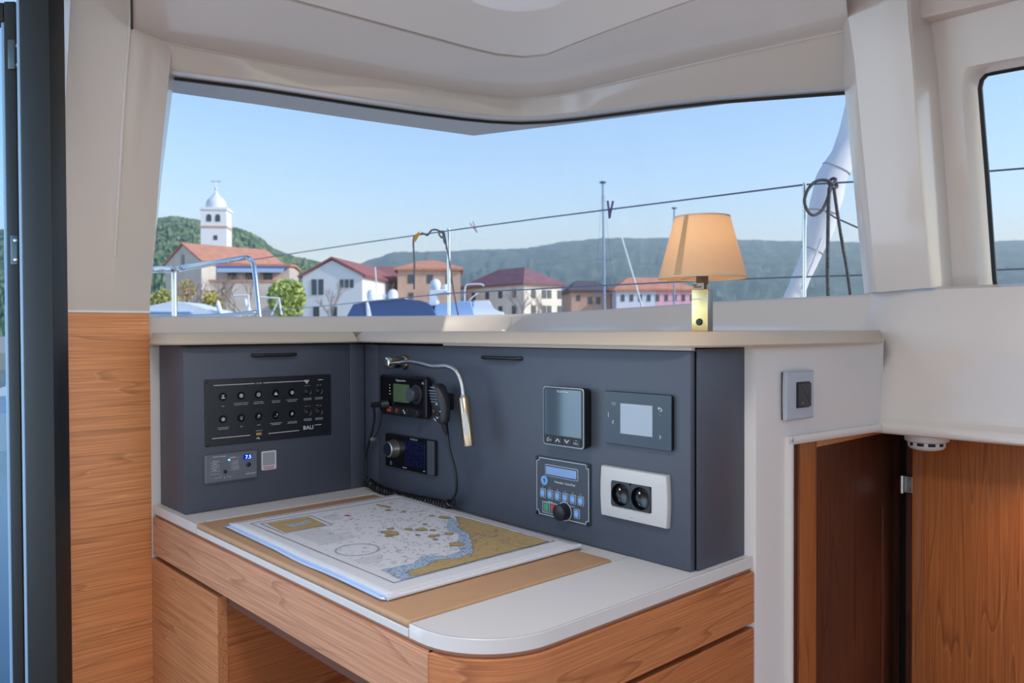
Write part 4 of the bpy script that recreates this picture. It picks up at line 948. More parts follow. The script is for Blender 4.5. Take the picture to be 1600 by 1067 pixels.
lathe('shade_trim', [(r0-.001, zs0-.0006), (r0+.0006, zs0-.0006), (r0+.0004, zs0+.0022), (r0-.001, zs0+.0022)], mat('trim_cream', (196, 168, 136), .7), sh, 64, closed=True)
lathe('shade_trim', [(r1-.001, zs1-.0018), (r1+.0008, zs1-.0018), (r1+.0006, zs1+.0006), (r1-.001, zs1+.0006)], mat('trim_cream', (196, 168, 136), .7), sh, 64, closed=True)
av = math.atan2(CAM.y-.062, CAM.x-.893)-radians(33)
seam = [[V((rr_*cos(av+da), rr_*sin(av+da), z)) for da in (-.085, 0, .085)] for rr_, z in ((r0+.0005, zs0), (r1+.0005, zs1))]
grid('seam_strip', seam, mat('seam_fabric', (176, 140, 102), .8), sh)
lathe('bulb', [(0, .088), (.007, .090), (.012, .103), (.015, .118), (.012, .130), (0, .136)], mat('bulb_glow', (255, 226, 180), .4, emit=(255, 214, 160), es=4), tl, 24)
for k in range(3):
    a = k*2*pi/3; tube('spider_arm', [(0, 0, .088), (r0*.98*cos(a+.6), r0*.98*sin(a+.6), zs0+.002)], .0009, CHR, tl, 6)
pl_ = bpy.data.lights.new('lamp_bulb_light', 'POINT'); pl_.energy = .13; pl_.color = (1, .88, .70); pl_.shadow_soft_size = .016
po = bpy.data.objects.new('lamp_bulb_light', pl_); COL.objects.link(po); po.parent = tl; po.location = (0, 0, .146)
# ------------------------------------------------------------------ nautical chart
zc0 = .7545
cht = thing('nautical_chart', 'folded nautical chart in a clear sleeve lying on the tan leather pad', 'chart', (.45, -.215, zc0))
PAP = mat('chart_paper', (212, 210, 211), .55, noise=(160, .2, (220, 219, 221)))
SLV = mat('sleeve_highlight_blue', (186, 206, 236), .12, coat=.6)  # bluish highlights of the clear plastic put into the base colour
c4 = [V((.172, -.402, 0)), V((.713, -.412, 0)), V((.713, -.030, 0)), V((.166, -.018, 0))]
def csheet(name, z, m, d=(0, 0), ins=0, wav=.0, teeth=False, th_=.0007):
    NX, NY = 40, 24; rows_ = []
    for j in range(NY+1):
        r_ = []
        for i in range(NX+1):
            u, v = i/NX, j/NY
            u2_, v2_ = ins+(1-2*ins)*u, ins+(1-2*ins)*v
            p = (c4[0]*(1-u2_)+c4[1]*u2_)*(1-v2_)+(c4[3]*(1-u2_)+c4[2]*u2_)*v2_
            w_ = wav*(sin(u*9+v*2)*max(0, 1-v*3.5)+.4*sin(u*17+1))*max(0, 1-v*2)
            p = p+V((d[0], d[1]-abs(w_)*.8, z+w_))-V((.45, -.215, 0))
            if teeth and i == 0 and j % 1 == 0: p.x += .003*(j % 2)
            r_.append(p)
        rows_.append(r_)
    o_ = grid(name, rows_, m, cht, smooth=50); md = o_.modifiers.new('thick', 'SOLIDIFY'); md.thickness = th_; md.offset = -1; return o_
csheet('chart_sheet', .0012, PAP, (.0, -.004), .0, .0008)
csheet('clear_sleeve', .0022, SLV, (-.004, -.006), -.004, .0012)
csheet('chart_sheet', .0034, PAP, (.003, .003), .002, .0010)
csheet('clear_sleeve', .0044, SLV, (.001, -.001), -.003, .0009)
csheet('chart_sheet', .0058, PAP, (0, 0), 0, .0006)
# rounded fold along the right edge
tube('folded_edge', [(c4[1].x-.45+.001, c4[1].y+.215, .0026), (c4[2].x-.45+.001, c4[2].y+.215, .0026)], .0036, PAP, cht, 10)
# perforated binding strip on the left edge
for k in range(44):
    t = (k+.5)/44; p = c4[0].lerp(c4[3], t)-V((.45, -.215, 0))
    if k == 0: tk = link('binding_tooth', fin(box_bm(-.004, .0, -.0028, .0028, .0048, .0058), 'tooth'), PAP, cht); tk.location = (p.x, p.y, 0)
    else: copy_obj(tk, cht, (p.x, p.y, 0))
INK = mat('chart_ink', (88, 90, 102), .6); LAND = mat('chart_land', (186, 158, 104), .6, noise=(90, .3, (172, 146, 100))); SHO = mat('chart_shoal', (124, 152, 184), .6, noise=(260, .10, (186, 194, 204)))
ZI = .0064
def cl(p): return (p[0]-.45-.018, p[1]+.215+.010)
def blob(poly, jit, sub_=4, seed=0):
    rnd = random.Random(seed); out = []
    for i in range(len(poly)):
        a, b2 = V(poly[i]).to_2d(), V(poly[(i+1) % len(poly)]).to_2d()
        for k in range(sub_): q = a.lerp(b2, k/sub_); out.append((q.x+rnd.uniform(-jit, jit), q.y+rnd.uniform(-jit, jit)))
    return out
def flat(name, polys, z, m):
    bm = bmesh.new()
    for pl__ in polys: bm.faces.new([bm.verts.new((q[0], q[1], z)) for q in pl__])
    bmesh.ops.triangulate(bm, faces=bm.faces[:])
    for f in bm.faces:
        if f.normal.z < 0: f.normal_flip()
    return stuff(len(polys) > 1, name, fin_flat(bm, name), m, cht)
land = [(.434, -.07), (.482, -.097), (.506, -.12), (.559, -.134), (.616, -.178), (.653, -.207), (.662, -.242), (.645, -.27), (.659, -.306), (.663, -.343), (.685, -.35), (.69, -.329), (.688, -.25), (.688, -.169), (.688, -.066), (.597, -.066), (.511, -.066), (.45, -.066)]
shoal = [(.425, -.08), (.462, -.108), (.49, -.138), (.545, -.152), (.595, -.192), (.628, -.215), (.634, -.245), (.612, -.275), (.632, -.31), (.628, -.365), (.69, -.37), (.688, -.25), (.60, -.12)]
isl = [(.455, -.232, .022, .014), (.456, -.193, .010, .007), (.474, -.178, .013, .010), (.523, -.189, .008, .012), (.592, -.194, .017, .012), (.427, -.09, .012, .010), (.265, -.121, .022, .006), (.529, -.159, .008, .008), (.30, -.135, .007, .005), (.335, -.12, .006, .004), (.43, -.215, .007, .006), (.47, -.245, .008, .006), (.49, -.165, .006, .005), (.545, -.20, .006, .005), (.50, -.205, .005, .004), (.40, -.10, .006, .004), (.445, -.15, .005, .004)]
iso = [[cl((x+rx*cos(a)*random.uniform(.6, 1.25), y+ry*sin(a)*random.uniform(.6, 1.25))) for a in [2*pi*k/14 for k in range(14)]] for x, y, rx, ry in isl]
flat('shoal_print', [[cl(q) for q in blob(shoal, .0028, 5, 3)]], ZI, SHO)
flat('land_print', [[cl(q) for q in blob(land, .0022, 5, 1)]]+iso+[[cl(q) for q in ((.239, -.362), (.322, -.366), (.324, -.285), (.243, -.278))]], ZI+.0002, LAND)
flat('inset_water_print', [[cl(q) for q in blob([(.270, -.345), (.295, -.338), (.29, -.295), (.268, -.292), (.275, -.318)], .003, 4, 5)]], ZI+.0004, SHO)
flat('red_print', [[cl(q) for q in ((.281, -.224), (.292, -.219), (.290, -.212), (.280, -.216))]], ZI+.0002, mat('magenta_ink', (170, 20, 60), .6))
bl = [[cl(q) for q in ((.218, -.383), (.693, -.385), (.691, -.058), (.223, -.050), (.218, -.383))], [cl(q) for q in ((.233, -.370), (.33, -.372), (.331, -.276), (.237, -.270), (.233, -.370))]]
rose = [[cl((.509+rr_*cos(a), -.332+rr_*sin(a))) for a in [2*pi*k/28 for k in range(29)]] for rr_ in (.036, .034)]
txt = []
rnd = random.Random(4)
for k in range(13):
    x = .345+.008*k; txt.append([cl((x, -.362)), cl((x+rnd.uniform(-.001, .001), -.362+rnd.uniform(.05, .085)))])
for k in range(6): txt.append([cl((.262+.008*k, -.262)), cl((.262+.008*k, -.262+rnd.uniform(.02, .04)))])
for k in range(4): txt.append([cl((.56+.009*k, -.37)), cl((.56+.009*k, -.37+rnd.uniform(.03, .05)))])
cont = []
for k in range(900):                       # depth contours and soundings as short ink strokes
    x, y = rnd.uniform(.235, .675), rnd.uniform(-.372, -.07)
    dd = min(abs(x-.36)*.5+abs(y+.12), abs(x-.6)*.6+abs(y+.25)*.7, abs(x-.45)+abs(y+.2))
    if rnd.random() > 1.15-dd*5.5: continue
    a = rnd.uniform(0, pi); l = rnd.uniform(.0015, .006); c_ = cl((x, y)); cont.append([(c_[0], c_[1]), (c_[0]+l*cos(a), c_[1]+l*sin(a)), (c_[0]+l*cos(a)+l*cos(a+1), c_[1]+l*sin(a)+l*sin(a+1))])
rivers = []
for k in range(9):
    x, y = rnd.uniform(.52, .66), rnd.uniform(-.14, -.08); r_ = [cl((x, y))]
    for j in range(5): x += rnd.uniform(-.002, .012); y += rnd.uniform(-.014, .012); r_.append(cl((min(x, .685), min(y, -.07))))
    rivers.append(r_)
stuff(True, 'chart_ink_lines', fin_flat(strokes_bm(bl, .0012, ZI+.0002, .0002), 'ink'), INK, cht)
stuff(True, 'chart_fine_print', fin_flat(strokes_bm(rose+txt+cont+rivers, .0007, ZI+.0005, .0001), 'ink2'), mat('chart_ink_soft', (122, 124, 134), .6), cht)
coast = [[cl(q) for q in blob(land, .0022, 5, 1)]+[cl(land[0])]]+[i_+[i_[0]] for i_ in iso]
stuff(True, 'coast_line', fin_flat(strokes_bm(coast, .0007, ZI+.0004, .0001), 'coast'), mat('coast_ink', (96, 90, 76), .6), cht)
#===OUTSIDE===
# ------------------------------------------------------------------ outside: deck, rails, lines
struct(link('floor_foredeck', fin(prism_bm([cw(a, b_, 0).to_2d() for a, b_ in ((-1.5, 2.1), (-3.2, 5.6), (-2.0, 6.4), (.3, 3.7), (1.9, 2.3), (1.35, 1.75), (.05, 2.45))], .80, .90), 'deck'), mat('deck_white', (214, 212, 206), .6)))
ZL = EYE+.45
def pathD(pts): return [dep(*p) for p in pts]
rail = thing('pulpit_rail', 'bent stainless pulpit rail outside the left end of the window', 'guard rail', dep(272, 470, 2.8))
rl = rail.location.copy()
tube('top_rail', [p-rl for p in smoothpath([dep(200, 424, 2.9), dep(240, 421.5, 3.0), dep(280, 420, 2.75), dep(330, 411.5, 3.5), dep(378, 403.2, 3.9), dep(389, 404, 3.92), dep(395, 411, 3.92), dep(398, 425, 3.9), dep(402, 460, 3.86), dep(408, 520, 3.8), dep(413, 560, 3.76)], 6)], .0125, STEEL, rail, 10)
q = dep(272, 421.5, 3.12); tube('post', [q-rl, V((q.x, q.y, .9))-rl], .0110, STEEL, rail, 10)
tube('lower_rail', [p-rl for p in (dep(200, 499, 2.95), dep(350, 493, 3.5), dep(404, 487, 3.86))], .010, STEEL, rail, 8)
def stanchion(px, py, D, r, label):
    t = thing('stanchion', label, 'stanchion', (0, 0, 0), 'stanchions along the deck edge'); q = dep(px, py, D); t.location = (q.x, q.y, .9)
    tube('tube', [(0, 0, 0), (0, 0, q.z-.9-.01)], r, STEEL, t, 12); lathe('cap', [(r, q.z-.9-.012), (r*1.05, q.z-.9-.008), (r*.8, q.z-.9), (0, q.z-.9+.002)], STEEL, t, 12)
    lathe('foot', [(0, .0), (.03, 0), (.03, .01), (r*1.6, .03), (r*1.6, .08), (r, .085)], STEEL, t, 16)
    return q
s1 = stanchion(701, 357, 3.65, .0088, 'stainless stanchion with the black rope end tied to it')
s2 = stanchion(1257, 286, 2.49, .0052*1.15, 'stainless stanchion beside the furled white sail')
def lifeline(name, pts, label, r=.0028):
    p = [onz(x, y, z) for x, y, z in pts]; c_ = p[len(p)//2].copy(); o_ = tube(name, [a-c_ for a in p], r, mat('lifeline_wire', (120, 130, 145), .35, .7), None, 6); o_.location = c_; return tag(o_, label, 'lifeline', 'guard wires')
lifeline('lifeline', [(396, 405.5, ZL), (570, 379, ZL), (700, 360.5, ZL), (860, 339, ZL), (1120, 306, ZL), (1257, 288.5, ZL), (1345, 283.5, ZL), (1440, 276, ZL), (1600, 263, ZL), (1850, 242, ZL), (2300, 205, ZL)], 'upper guard wire with clothes pegs crossing the windows', .0030)
lifeline('lifeline', [(404, 488, EYE+.162), (540, 474.5, EYE+.162), (700, 458.5, EYE+.162), (880, 449.5, EYE+.162), (1105, 438, EYE+.162), (1257, 432.5, EYE+.162), (1349, 430, EYE+.162), (1500, 424, EYE+.162), (1850, 411, EYE+.162), (2300, 394, EYE+.162)], 'lower pale guard wire low across the window', .0030)
def peg(px, py, D, s, c, tilt, label):
    t = thing('clothes_peg', label, 'clothes peg', onz(px, D, ZL), 'pegs on the guard wire'); m_ = mat('peg_'+str(c[0]), c, .5)
    for sg in (-1, 1):
        bm = box_bm(-.004*s, .004*s, -.005*s, .005*s, -.035*s, .035*s, .001); bm.transform(M.Rotation(YAW, 4, 'Z') @ M.Rotation(tilt+sg*.16, 4, 'Y') @ M.Translation((sg*.005*s, 0, 0)))
        link('jaw', fin(bm, 'jaw'), m_, t)
    bm = lathe_bm([(.006*s, -.006*s), (.007*s, 0), (.006*s, .006*s)], 10); bm.transform(M.Rotation(YAW, 4, 'Z') @ M.Rotation(pi/2, 4, 'X')); link('spring', fin(bm, 'spring'), CHR, t)
peg(953, 322, 327.2, .95, (104, 84, 130), .05, 'purple clothes peg clipped on the upper guard wire')
peg(741, 359, 355.2, .75, (196, 164, 168), -.5, 'pale pink clothes peg near the middle stanchion')
ROPE = mat('dark_rope', (62, 60, 64), .8, noise=(300, .1, (110, 108, 110)))
rp_ = thing('mooring_rope', 'black rope end with orange tape draped over the upper guard wire', 'rope', dep(690, 364, 3.62)); rl = rp_.location.copy()
tube('line', [p-rl for p in smoothpath(pathD([(647, 452, 3.75), (647.5, 410, 3.75), (646, 375, 3.75), (652, 366, 3.72), (661, 364.5, 3.70), (668, 367.5, 3.68), (674, 360, 3.66), (682, 359, 3.64), (690, 363, 3.62), (694, 367, 3.61), (690, 371, 3.60), (686, 364, 3.60), (693, 362, 3.60), (696, 375, 3.60), (698, 390, 3.62)]), 5)], .0042, ROPE, rp_, 7)
tube('line', [p-rl for p in smoothpath(pathD([(692, 366, 3.59), (694, 378, 3.60), (698, 386, 3.62), (704, 420, 3.62), (708, 450, 3.62), (716, 493, 3.6)]), 5)], .0036, ROPE, rp_, 7)
tube('orange_tape', [p-rl for p in pathD([(648, 376, 3.745), (651, 369, 3.72), (656, 363, 3.70)])], [.007, .0085, .006], mat('orange_tape', (224, 150, 60), .6), rp_, 8)
r2_ = thing('mooring_rope', 'dark rope loop with hanging tails knotted on the wire before the sail', 'rope', dep(1298, 290, 2.43)); rl = r2_.location.copy()
loop = [(1302, 290), (1292, 282), (1276, 283), (1263, 295), (1257, 313), (1261, 328), (1270, 336), (1283, 330), (1291, 316), (1297, 298), (1301, 288), (1306, 281), (1301, 279), (1295, 286), (1303, 294), (1308, 290), (1300, 287)]
tube('loop', [p-rl for p in smoothpath([dep(x, y, 2.42+.004*i) for i, (x, y) in enumerate(loop)], 5)], .0050, ROPE, r2_, 7)
tube('tail', [p-rl for p in smoothpath(pathD([(1296, 292, 2.45), (1294.5, 320, 2.45), (1293.5, 380, 2.44), (1293, 430, 2.44), (1295, 480, 2.44)]), 4)], .0056, ROPE, r2_, 7)
tube('tail', [p-rl for p in smoothpath(pathD([(1303, 294, 2.45), (1308, 330, 2.45), (1316, 380, 2.44), (1324, 425, 2.44), (1331, 480, 2.44)]), 4)], .0050, ROPE, r2_, 7)
# furled headsail: flattened, creased tube
lc_ = [(1345, 110), (1329.5, 204), (1315, 248), (1296, 290), (1287, 332), (1277, 370), (1264, 405), (1250, 440), (1233, 478), (1183, 613)]
wd_ = [.018, .019, .036, .052, .052, .042, .034, .024, .024]
wd_ = [16, 17, 20, 24, 23, 20, 15, 14, 13, 10]
fs = thing('furled_sail', 'white furled headsail rolled on its stay behind the knotted rope', 'sail', dep(1287, 332, 2.9)); rl = fs.location.copy()
pth = smoothpath([dep(x, y, 2.9) for x, y in lc_], 5); rws = []
wi = smoothpath([V((w_, 0, 0)) for w_ in wd_], 5)
for k, (p, w_) in enumerate(zip(pth, wi)):
    t_ = (pth[min(k+1, len(pth)-1)]-pth[max(k-1, 0)]).normalized(); sd_ = t_.cross(FW).normalized(); W_ = w_.x*2.9/F
    rws.append([p-rl+(sd_*cos(a)*W_+FW*sin(a)*W_*.7)*(1+.06*sin(3*a+k*.9)) for a in [2*pi*j/18 for j in range(18)]])
sail = grid('rolled_cloth', rws, mat('sail_cloth', (222, 222, 226), .6), fs, closed=True, smooth=60)
for k in (12, 20, 28): tube('tie', [(V(p)-V((0, 0, 0)))*1.0 for p in rws[k]+[rws[k][0]]], .003, mat('tie_grey', (170, 168, 170), .6), fs, 6)
tube('sheet_line', [p-rl for p in pathD([(1290, 330, 2.8), (1305, 340, 2.8), (1350, 360, 2.8), (1420, 392, 2.8)])], .003, ROPE, fs, 6)
tube('edge_line', [p-rl for p in pathD([(1284, 372, 2.75), (1270, 410, 2.75), (1252, 452, 2.75)])], .004, WHT, fs, 6)

# ------------------------------------------------------------------ water, quay, hills
struct(box('floor_sea', -900, 900, -900, 2600, -1.7, -1.6, mat('sea_water', (60, 90, 110), .15)))
GRN = mat('forest', (58, 84, 62), .9, noise=(.16, .13, (128, 150, 108)))
GRN2 = mat('far_forest', (48, 72, 56), .9, noise=(.035, .15, (92, 112, 96)))
def hill(name, ridge, D, m, rough, label, base=-4, n=140, rows_=10, seed=1):
    rnd = random.Random(seed); x0, x1 = ridge[0][0], ridge[-1][0]; pts = []
    for k in range(n+1):
        x = x0+(x1-x0)*k/n
        for a, b2 in zip(ridge, ridge[1:]):
            if a[0] <= x <= b2[0]: y = a[1]+(b2[1]-a[1])*(x-a[0])/max(1e-6, b2[0]-a[0]); break
        pts.append((x, y+rnd.uniform(-rough, rough)))
    rws = []
    for j in range(rows_+1):
        t = j/rows_; r_ = []
        for x, y in pts:
            top_ = dep(x, y, D); d_ = D*(1-.42*(1-t)); q = dep(x, y, d_); zz = base+(top_.z-base)*(t**.8)
            jit = rnd.uniform(-1, 1)*rough*D/F*1.2 if 0 < j < rows_ else 0
            if 0 < j < rows_: jx = rnd.uniform(-.45, .45)*(x1-x0)/n*d_/F; q = q+RT*jx+FW*rnd.uniform(-.3, .3)*D*.42/rows_
            r_.append(V((q.x, q.y, zz+jit)))
        rws.append(r_)
    rws.append([V((p.x+FW.x*D*.2, p.y+FW.y*D*.2, base)) for p in rws[-1]])
    c_ = V((rws[0][n//2].x, rws[0][n//2].y, base)); o_ = grid(name, [[p-c_ for p in r_] for r_ in rws], m, None, smooth=60); o_.location = c_
    return tag(o_, label, 'hill')
hill('wooded_hill', [(-1100, 470), (-600, 430), (-250, 385), (60, 352), (150, 348), (245, 341), (272, 337), (318, 344), (365, 355), (388, 361), (408, 372), (427, 387), (445, 396), (470, 402), (500, 409), (560, 424), (640, 450)], 420, GRN, 1.3, 'green wooded hill behind the church at the left', -1.5, 620, 34, 2)
hill('distant_hill', [(480, 440), (540, 420), (560, 413), (575, 407), (600, 399), (612, 394), (660, 393), (727, 391), (820, 388), (850, 383), (885, 377), (945, 371.5), (1000, 372), (1060, 372), (1130, 373), (1200, 375.6), (1349, 378), (1450, 380), (1535, 379), (1560, 376), (1600, 375), (1750, 380), (1900, 386), (2400, 404), (3200, 450)], 1500, GRN2, .9, 'long hazy blue ridge across the bay', -1.5, 460, 12, 5)
struct(link('floor_quay', fin(prism_bm([cw(a, b_, 0).to_2d() for a, b_ in ((-120, 52), (-160, 240), (60, 240), (60, 62))], -1.62, -.4), 'quay'), mat('quay_stone', (176, 166, 150), .8)))

# thin sea haze over the bay, beyond the quay
hz = bpy.data.materials.new('bay_haze'); hz.use_nodes = True; hn = hz.node_tree.nodes; hn.remove(hn['Principled BSDF'])
vsn = hn.new('ShaderNodeVolumeScatter'); vsn.inputs['Color'].default_value = (.56, .80, 1, 1); vsn.inputs['Density'].default_value = .0007; vsn.inputs['Anisotropy'].default_value = .2
hz.node_tree.links.new(vsn.outputs[0], hn['Material Output'].inputs['Volume']); MATS['haze'] = hz
bm = box_bm(-1300, 2600, 220, 1900, -1.5, 200); bm.transform(M.Translation((CAM.x, CAM.y, 0)) @ M.Rotation(YAW, 4, 'Z'))
hzo = link('bay_haze', fin(bm, 'haze'), hz); hzo['kind'] = 'stuff'; tag(hzo, 'thin pale blue haze lying over the bay and the far ridge', 'haze')
# ------------------------------------------------------------------ town
GL_ = mat('dark_window', (70, 78, 88), .2)
STONE = mat('pale_stone', (214, 206, 196), .85, noise=(.7, .25, (196, 184, 170)))
def roofm(name, a, b2): return mat(name, a, .8, noise=(1.4, .2, b2))
def house(name, label, px, D, ang, w, d, yeave, yridge, wall, roof, ridge='x', hip=0, wins=(), chim=(), over=.35, cat='house', wm=None, parent_fn=None):
    """corner at pixel px and distance D, front running right; heights read from pixel rows at that corner"""
    q = dep(px, 500, D); ze = (dep(px, yeave, D).z)+.4; zr = dep(px, yridge, D).z+.4
    t = thing(name, label, cat, mw=M.Translation((q.x, q.y, -.4)) @ M.Rotation(YAW+ang, 4, 'Z'))
    e = ze; r_ = zr
    bm = bmesh.new(); P = [bm.verts.new(v) for v in ((0, 0, 0), (w, 0, 0), (w, d, 0), (0, d, 0), (0, 0, e), (w, 0, e), (w, d, e), (0, d, e))]
    if ridge == 'x': R1 = (hip, d/2, r_); R2 = (w-hip, d/2, r_)
    else: R1 = (w/2, hip, r_); R2 = (w/2, d-hip, r_)
    for f in ((0, 1, 5, 4), (1, 2, 6, 5), (2, 3, 7, 6), (3, 0, 4, 7)): bm.faces.new([P[i] for i in f])
    if not hip:
        A_, B_ = bm.verts.new(V(R1)-V((0, 0, .12))), bm.verts.new(V(R2)-V((0, 0, .12)))
        if ridge == 'x': bm.faces.new((P[7], P[4], A_)); bm.faces.new((P[5], P[6], B_))
        else: bm.faces.new((P[4], P[5], A_)); bm.faces.new((P[6], P[7], B_))
    link('walls', fin(bm, 'walls'), wall, t)
    o_ = over; bm = bmesh.new()
    k_ = (r_-e)/((d if ridge == 'x' else w)/2); dz = o_*k_
    if ridge == 'x':
        g = 0 if hip else o_*.6; xa, xb = (-o_, w+o_) if hip else (-g, w+g)
        c_ = [(xa, -o_, e-dz), (xb, -o_, e-dz), (xb, d+o_, e-dz), (xa, d+o_, e-dz)]; ra, rb = V(R1)-V((g, 0, 0)), V(R2)+V((g, 0, 0))
        fs_ = [(0, 1, 5, 4), (2, 3, 4, 5), (3, 0, 4), (1, 2, 5)]
    else:
        g = 0 if hip else o_*.6; ya, yb = (-o_, d+o_) if hip else (-g, d+g)
        c_ = [(-o_, ya, e-dz), (w+o_, ya, e-dz), (w+o_, yb, e-dz), (-o_, yb, e-dz)]; ra, rb = V(R1)-V((0, g, 0)), V(R2)+V((0, g, 0))
        fs_ = [(3, 0, 4, 5), (1, 2, 5, 4), (0, 1, 4), (2, 3, 5)]
    vv = [bm.verts.new(c) for c in c_]+[bm.verts.new(ra), bm.verts.new(rb)]
    for i, f in enumerate(fs_):
        if not hip and i >= 2: continue
        bm.faces.new([vv[j] for j in f])
    ro = link('roof', fin(bm, 'roof'), roof, t); md = ro.modifiers.new('thick', 'SOLIDIFY'); md.thickness = .22; md.offset = 1
    proto = {}
    for face, u, z, ww, hh in wins:
        key = (face, ww, hh)
        if key not in proto:
            b3 = box_bm(-ww/2, ww/2, -.06, .06, -hh/2, hh/2) if face in 'fb' else box_bm(-.06, .06, -ww/2, ww/2, -hh/2, hh/2)
            wo_ = link('window', fin(b3, 'window'), wm or GL_, t); proto[key] = wo_
        else: wo_ = copy_obj(proto[key], t)
        wo_.location = (u, 0, z) if face == 'f' else ((0, u, z) if face == 'l' else (w, u, z))
    for x, y, h, s in chim: box('chimney', x-s, x+s, y-s, y+s, e, h, mat('chimney_brick', (176, 120, 96), .8), t)
    return t
def m2(px_, D): return px_*D/F
TERRA = roofm('terracotta_tiles', (200, 146, 124), (184, 124, 102)); RED = roofm('red_tiles', (160, 104, 100), (140, 88, 88)); ORNG = roofm('orange_tiles', (208, 148, 122), (190, 128, 104)); PURP = roofm('plum_tiles', (142, 104, 108), (126, 90, 96))
WHITE_ = mat('white_render', (226, 226, 228), .8); CREAM = mat('cream_render', (232, 224, 210), .8, noise=(.9, .3, (216, 204, 190))); PINK = mat('weathered_pink', (206, 176, 158), .85, noise=(.5, .22, (184, 150, 132))); LAV = mat('pale_rose_render', (214, 196, 196), .8, noise=(.6, .25, (198, 182, 184)))
# church: nave and tower with an onion dome
ch = house('church', 'church with terracotta roof and white bell tower at the left', 315.5, 100, radians(50), 12.0, 9.2, 407.5, 378, STONE, TERRA, 'x', 0, [('l', 4.6, 10.6, .7, 1.3)], [(11.3, 2.6, 11.0, .5), (.5, 4.6, 12.4, .4)], cat='church')
# tower as part of the church, placed beyond the nave roof
tw = dep(339.5, 500, 122); mwi = ch.matrix_world.inverted()
ztb, zcor, zstr, zs = -.4, dep(339.5, 330, 122).z, dep(339.5, 357, 122).z, 122/F
def tpart(n_, bm, m_, par=None): bm.transform(mwi @ M.Translation((tw.x, tw.y, 0)) @ M.Rotation(YAW+radians(8), 4, 'Z')); return link(n_, fin(bm, n_), m_, par or ch, 40)
hw = 20.6*zs*.93
tower = tpart('tower', box_bm(-hw, hw, -hw, hw, ztb, zcor), WHITE_)
tpart('cornice', box_bm(-hw*1.07, hw*1.07, -hw*1.07, hw*1.07, zcor-.1, zcor+.3), WHITE_, tower)
tpart('string_course', box_bm(-hw*1.04, hw*1.04, -hw*1.04, hw*1.04, zstr-.15, zstr+.15), PINK, tower)
for sx_ in (-.34, .34):
    zz = dep(339.5, 341, 122).z; ar = [(sx_*hw+.34*cos(a), .34*sin(a)) for a in [k*pi/6 for k in range(7)]]
    pr_ = [(sx_*hw+.34, -.75), *[(x, y) for x, y in ar], (sx_*hw-.34, -.75)]
    bm = prism_bm(pr_, -.08, .08); bm.transform(M.Translation((0, -hw, zz)) @ M.Rotation(pi/2, 4, 'X')); tpart('belfry_opening', bm, GL_, tower)
bm = box_bm(.0, .55, -hw-.06, -hw+.06, dep(339.5, 377, 122).z, dep(339.5, 370, 122).z); tpart('window', bm, GL_, tower)
zp = lambda y: dep(339.5, y, 122).z
tpart('onion_dome', lathe_bm([(15.5*zs, zp(330)), (15*zs, zp(327.5)), (15.6*zs, zp(324)), (15.2*zs, zp(318)), (12.5*zs, zp(313)), (8*zs, zp(309)), (4.5*zs, zp(305)), (2.6*zs, zp(301)), (1.2*zs, zp(298)), (2.2*zs, zp(296)), (2.2*zs, zp(294)), (0, zp(291.5))], 20), mat('dome_lead', (214, 218, 226), .5), tower)
cr_ = tpart('cross', tube_bm([(0, 0, zp(293)), (0, 0, zp(281))], .06, 6), CHR, tower)
tpart('cross_arm', tube_bm([(-.7, 0, zp(284)), (.7, 0, zp(284))], .06, 6), CHR, tower)
# terrace house with a blue awning under the church
th_ = house('terrace_house', 'low stone terrace house with a long blue awning below the church', 338, 82, radians(6), m2(112, 82), 6, 416, 413, STONE, ORNG, 'x', 0, [('f', 1.6, 7.0, .9, .8), ('f', 3.4, 7.0, .9, .8), ('f', 5.2, 7.0, .9, .8)])
box('terrace_wall', -.2, 7.6, -1.6, -.05, 0, 6.4, STONE, th_); box('terrace_coping', -.3, 7.7, -1.7, -.05, 6.4, 6.62, ORNG, th_)
bm = box_bm(.4, 7.0, -1.2, .1, 7.75, 8.0); aw = link('awning', fin(bm, 'awning'), mat('blue_awning', (70, 110, 180), .6), th_)
box('awning_valance', .4, 7.0, -1.25, -1.18, 7.4, 7.8, mat('valance_pale', (170, 190, 215), .6), aw)
house('white_house', 'white gabled house with dark red roof right of the church', 473, 78, radians(-8), m2(97, 78), 13, 431.5, 405.5, WHITE_, RED, 'y', 0, [('f', 1.2, 5.7, .5, 1.5), ('f', 1.9, 5.7, .5, 1.5), ('f', 4.0, 6.0, .36, .8), ('f', 4.5, 6.0, .36, .8), ('f', 5.0, 6.0, .36, .8), ('f', 1.4, 3.3, .6, 1.0), ('f', 3.2, 3.3, .6, 1.0)])
house('dark_house', 'reddish brown house half hidden behind the white house', 556, 96, radians(4), m2(72, 96), 9, 433, 415, mat('brown_render', (168, 140, 138), .85), RED, 'x', 0, [('f', 3.2, 7.4, .7, 1.1)])
house('stone_house', 'weathered pink stone house with orange hipped roof', 621.5, 84, radians(5), m2(98, 84), 9, 421, 404, PINK, ORNG, 'x', 2.6, [('f', 1.4, 6.85, .62, .9), ('f', 3.4, 6.85, .62, .9), ('f', 5.4, 6.85, .62, .9), ('f', 1.4, 5.1, .5, .6), ('f', 3.6, 5.1, .5, .6)])
wv = [('l', k, z, .62, .85) for k in (1.6, 3.9, 6.2, 8.7) for z in (5.15, 3.5)]+[('f', k, z, .55, .85) for k in (1.2, 2.6, 3.3, 4.7) for z in (5.1, 3.5)]
house('corner_house', 'cream and rose corner house with plum hipped roof', 819, 80, radians(38), m2(78, 80), 10.5, 441.5, 416, CREAM, PURP, 'y', 3.0, wv, [(2.5, 6.5, 6.8, .3), (2.2, 8.5, 6.6, .3)])
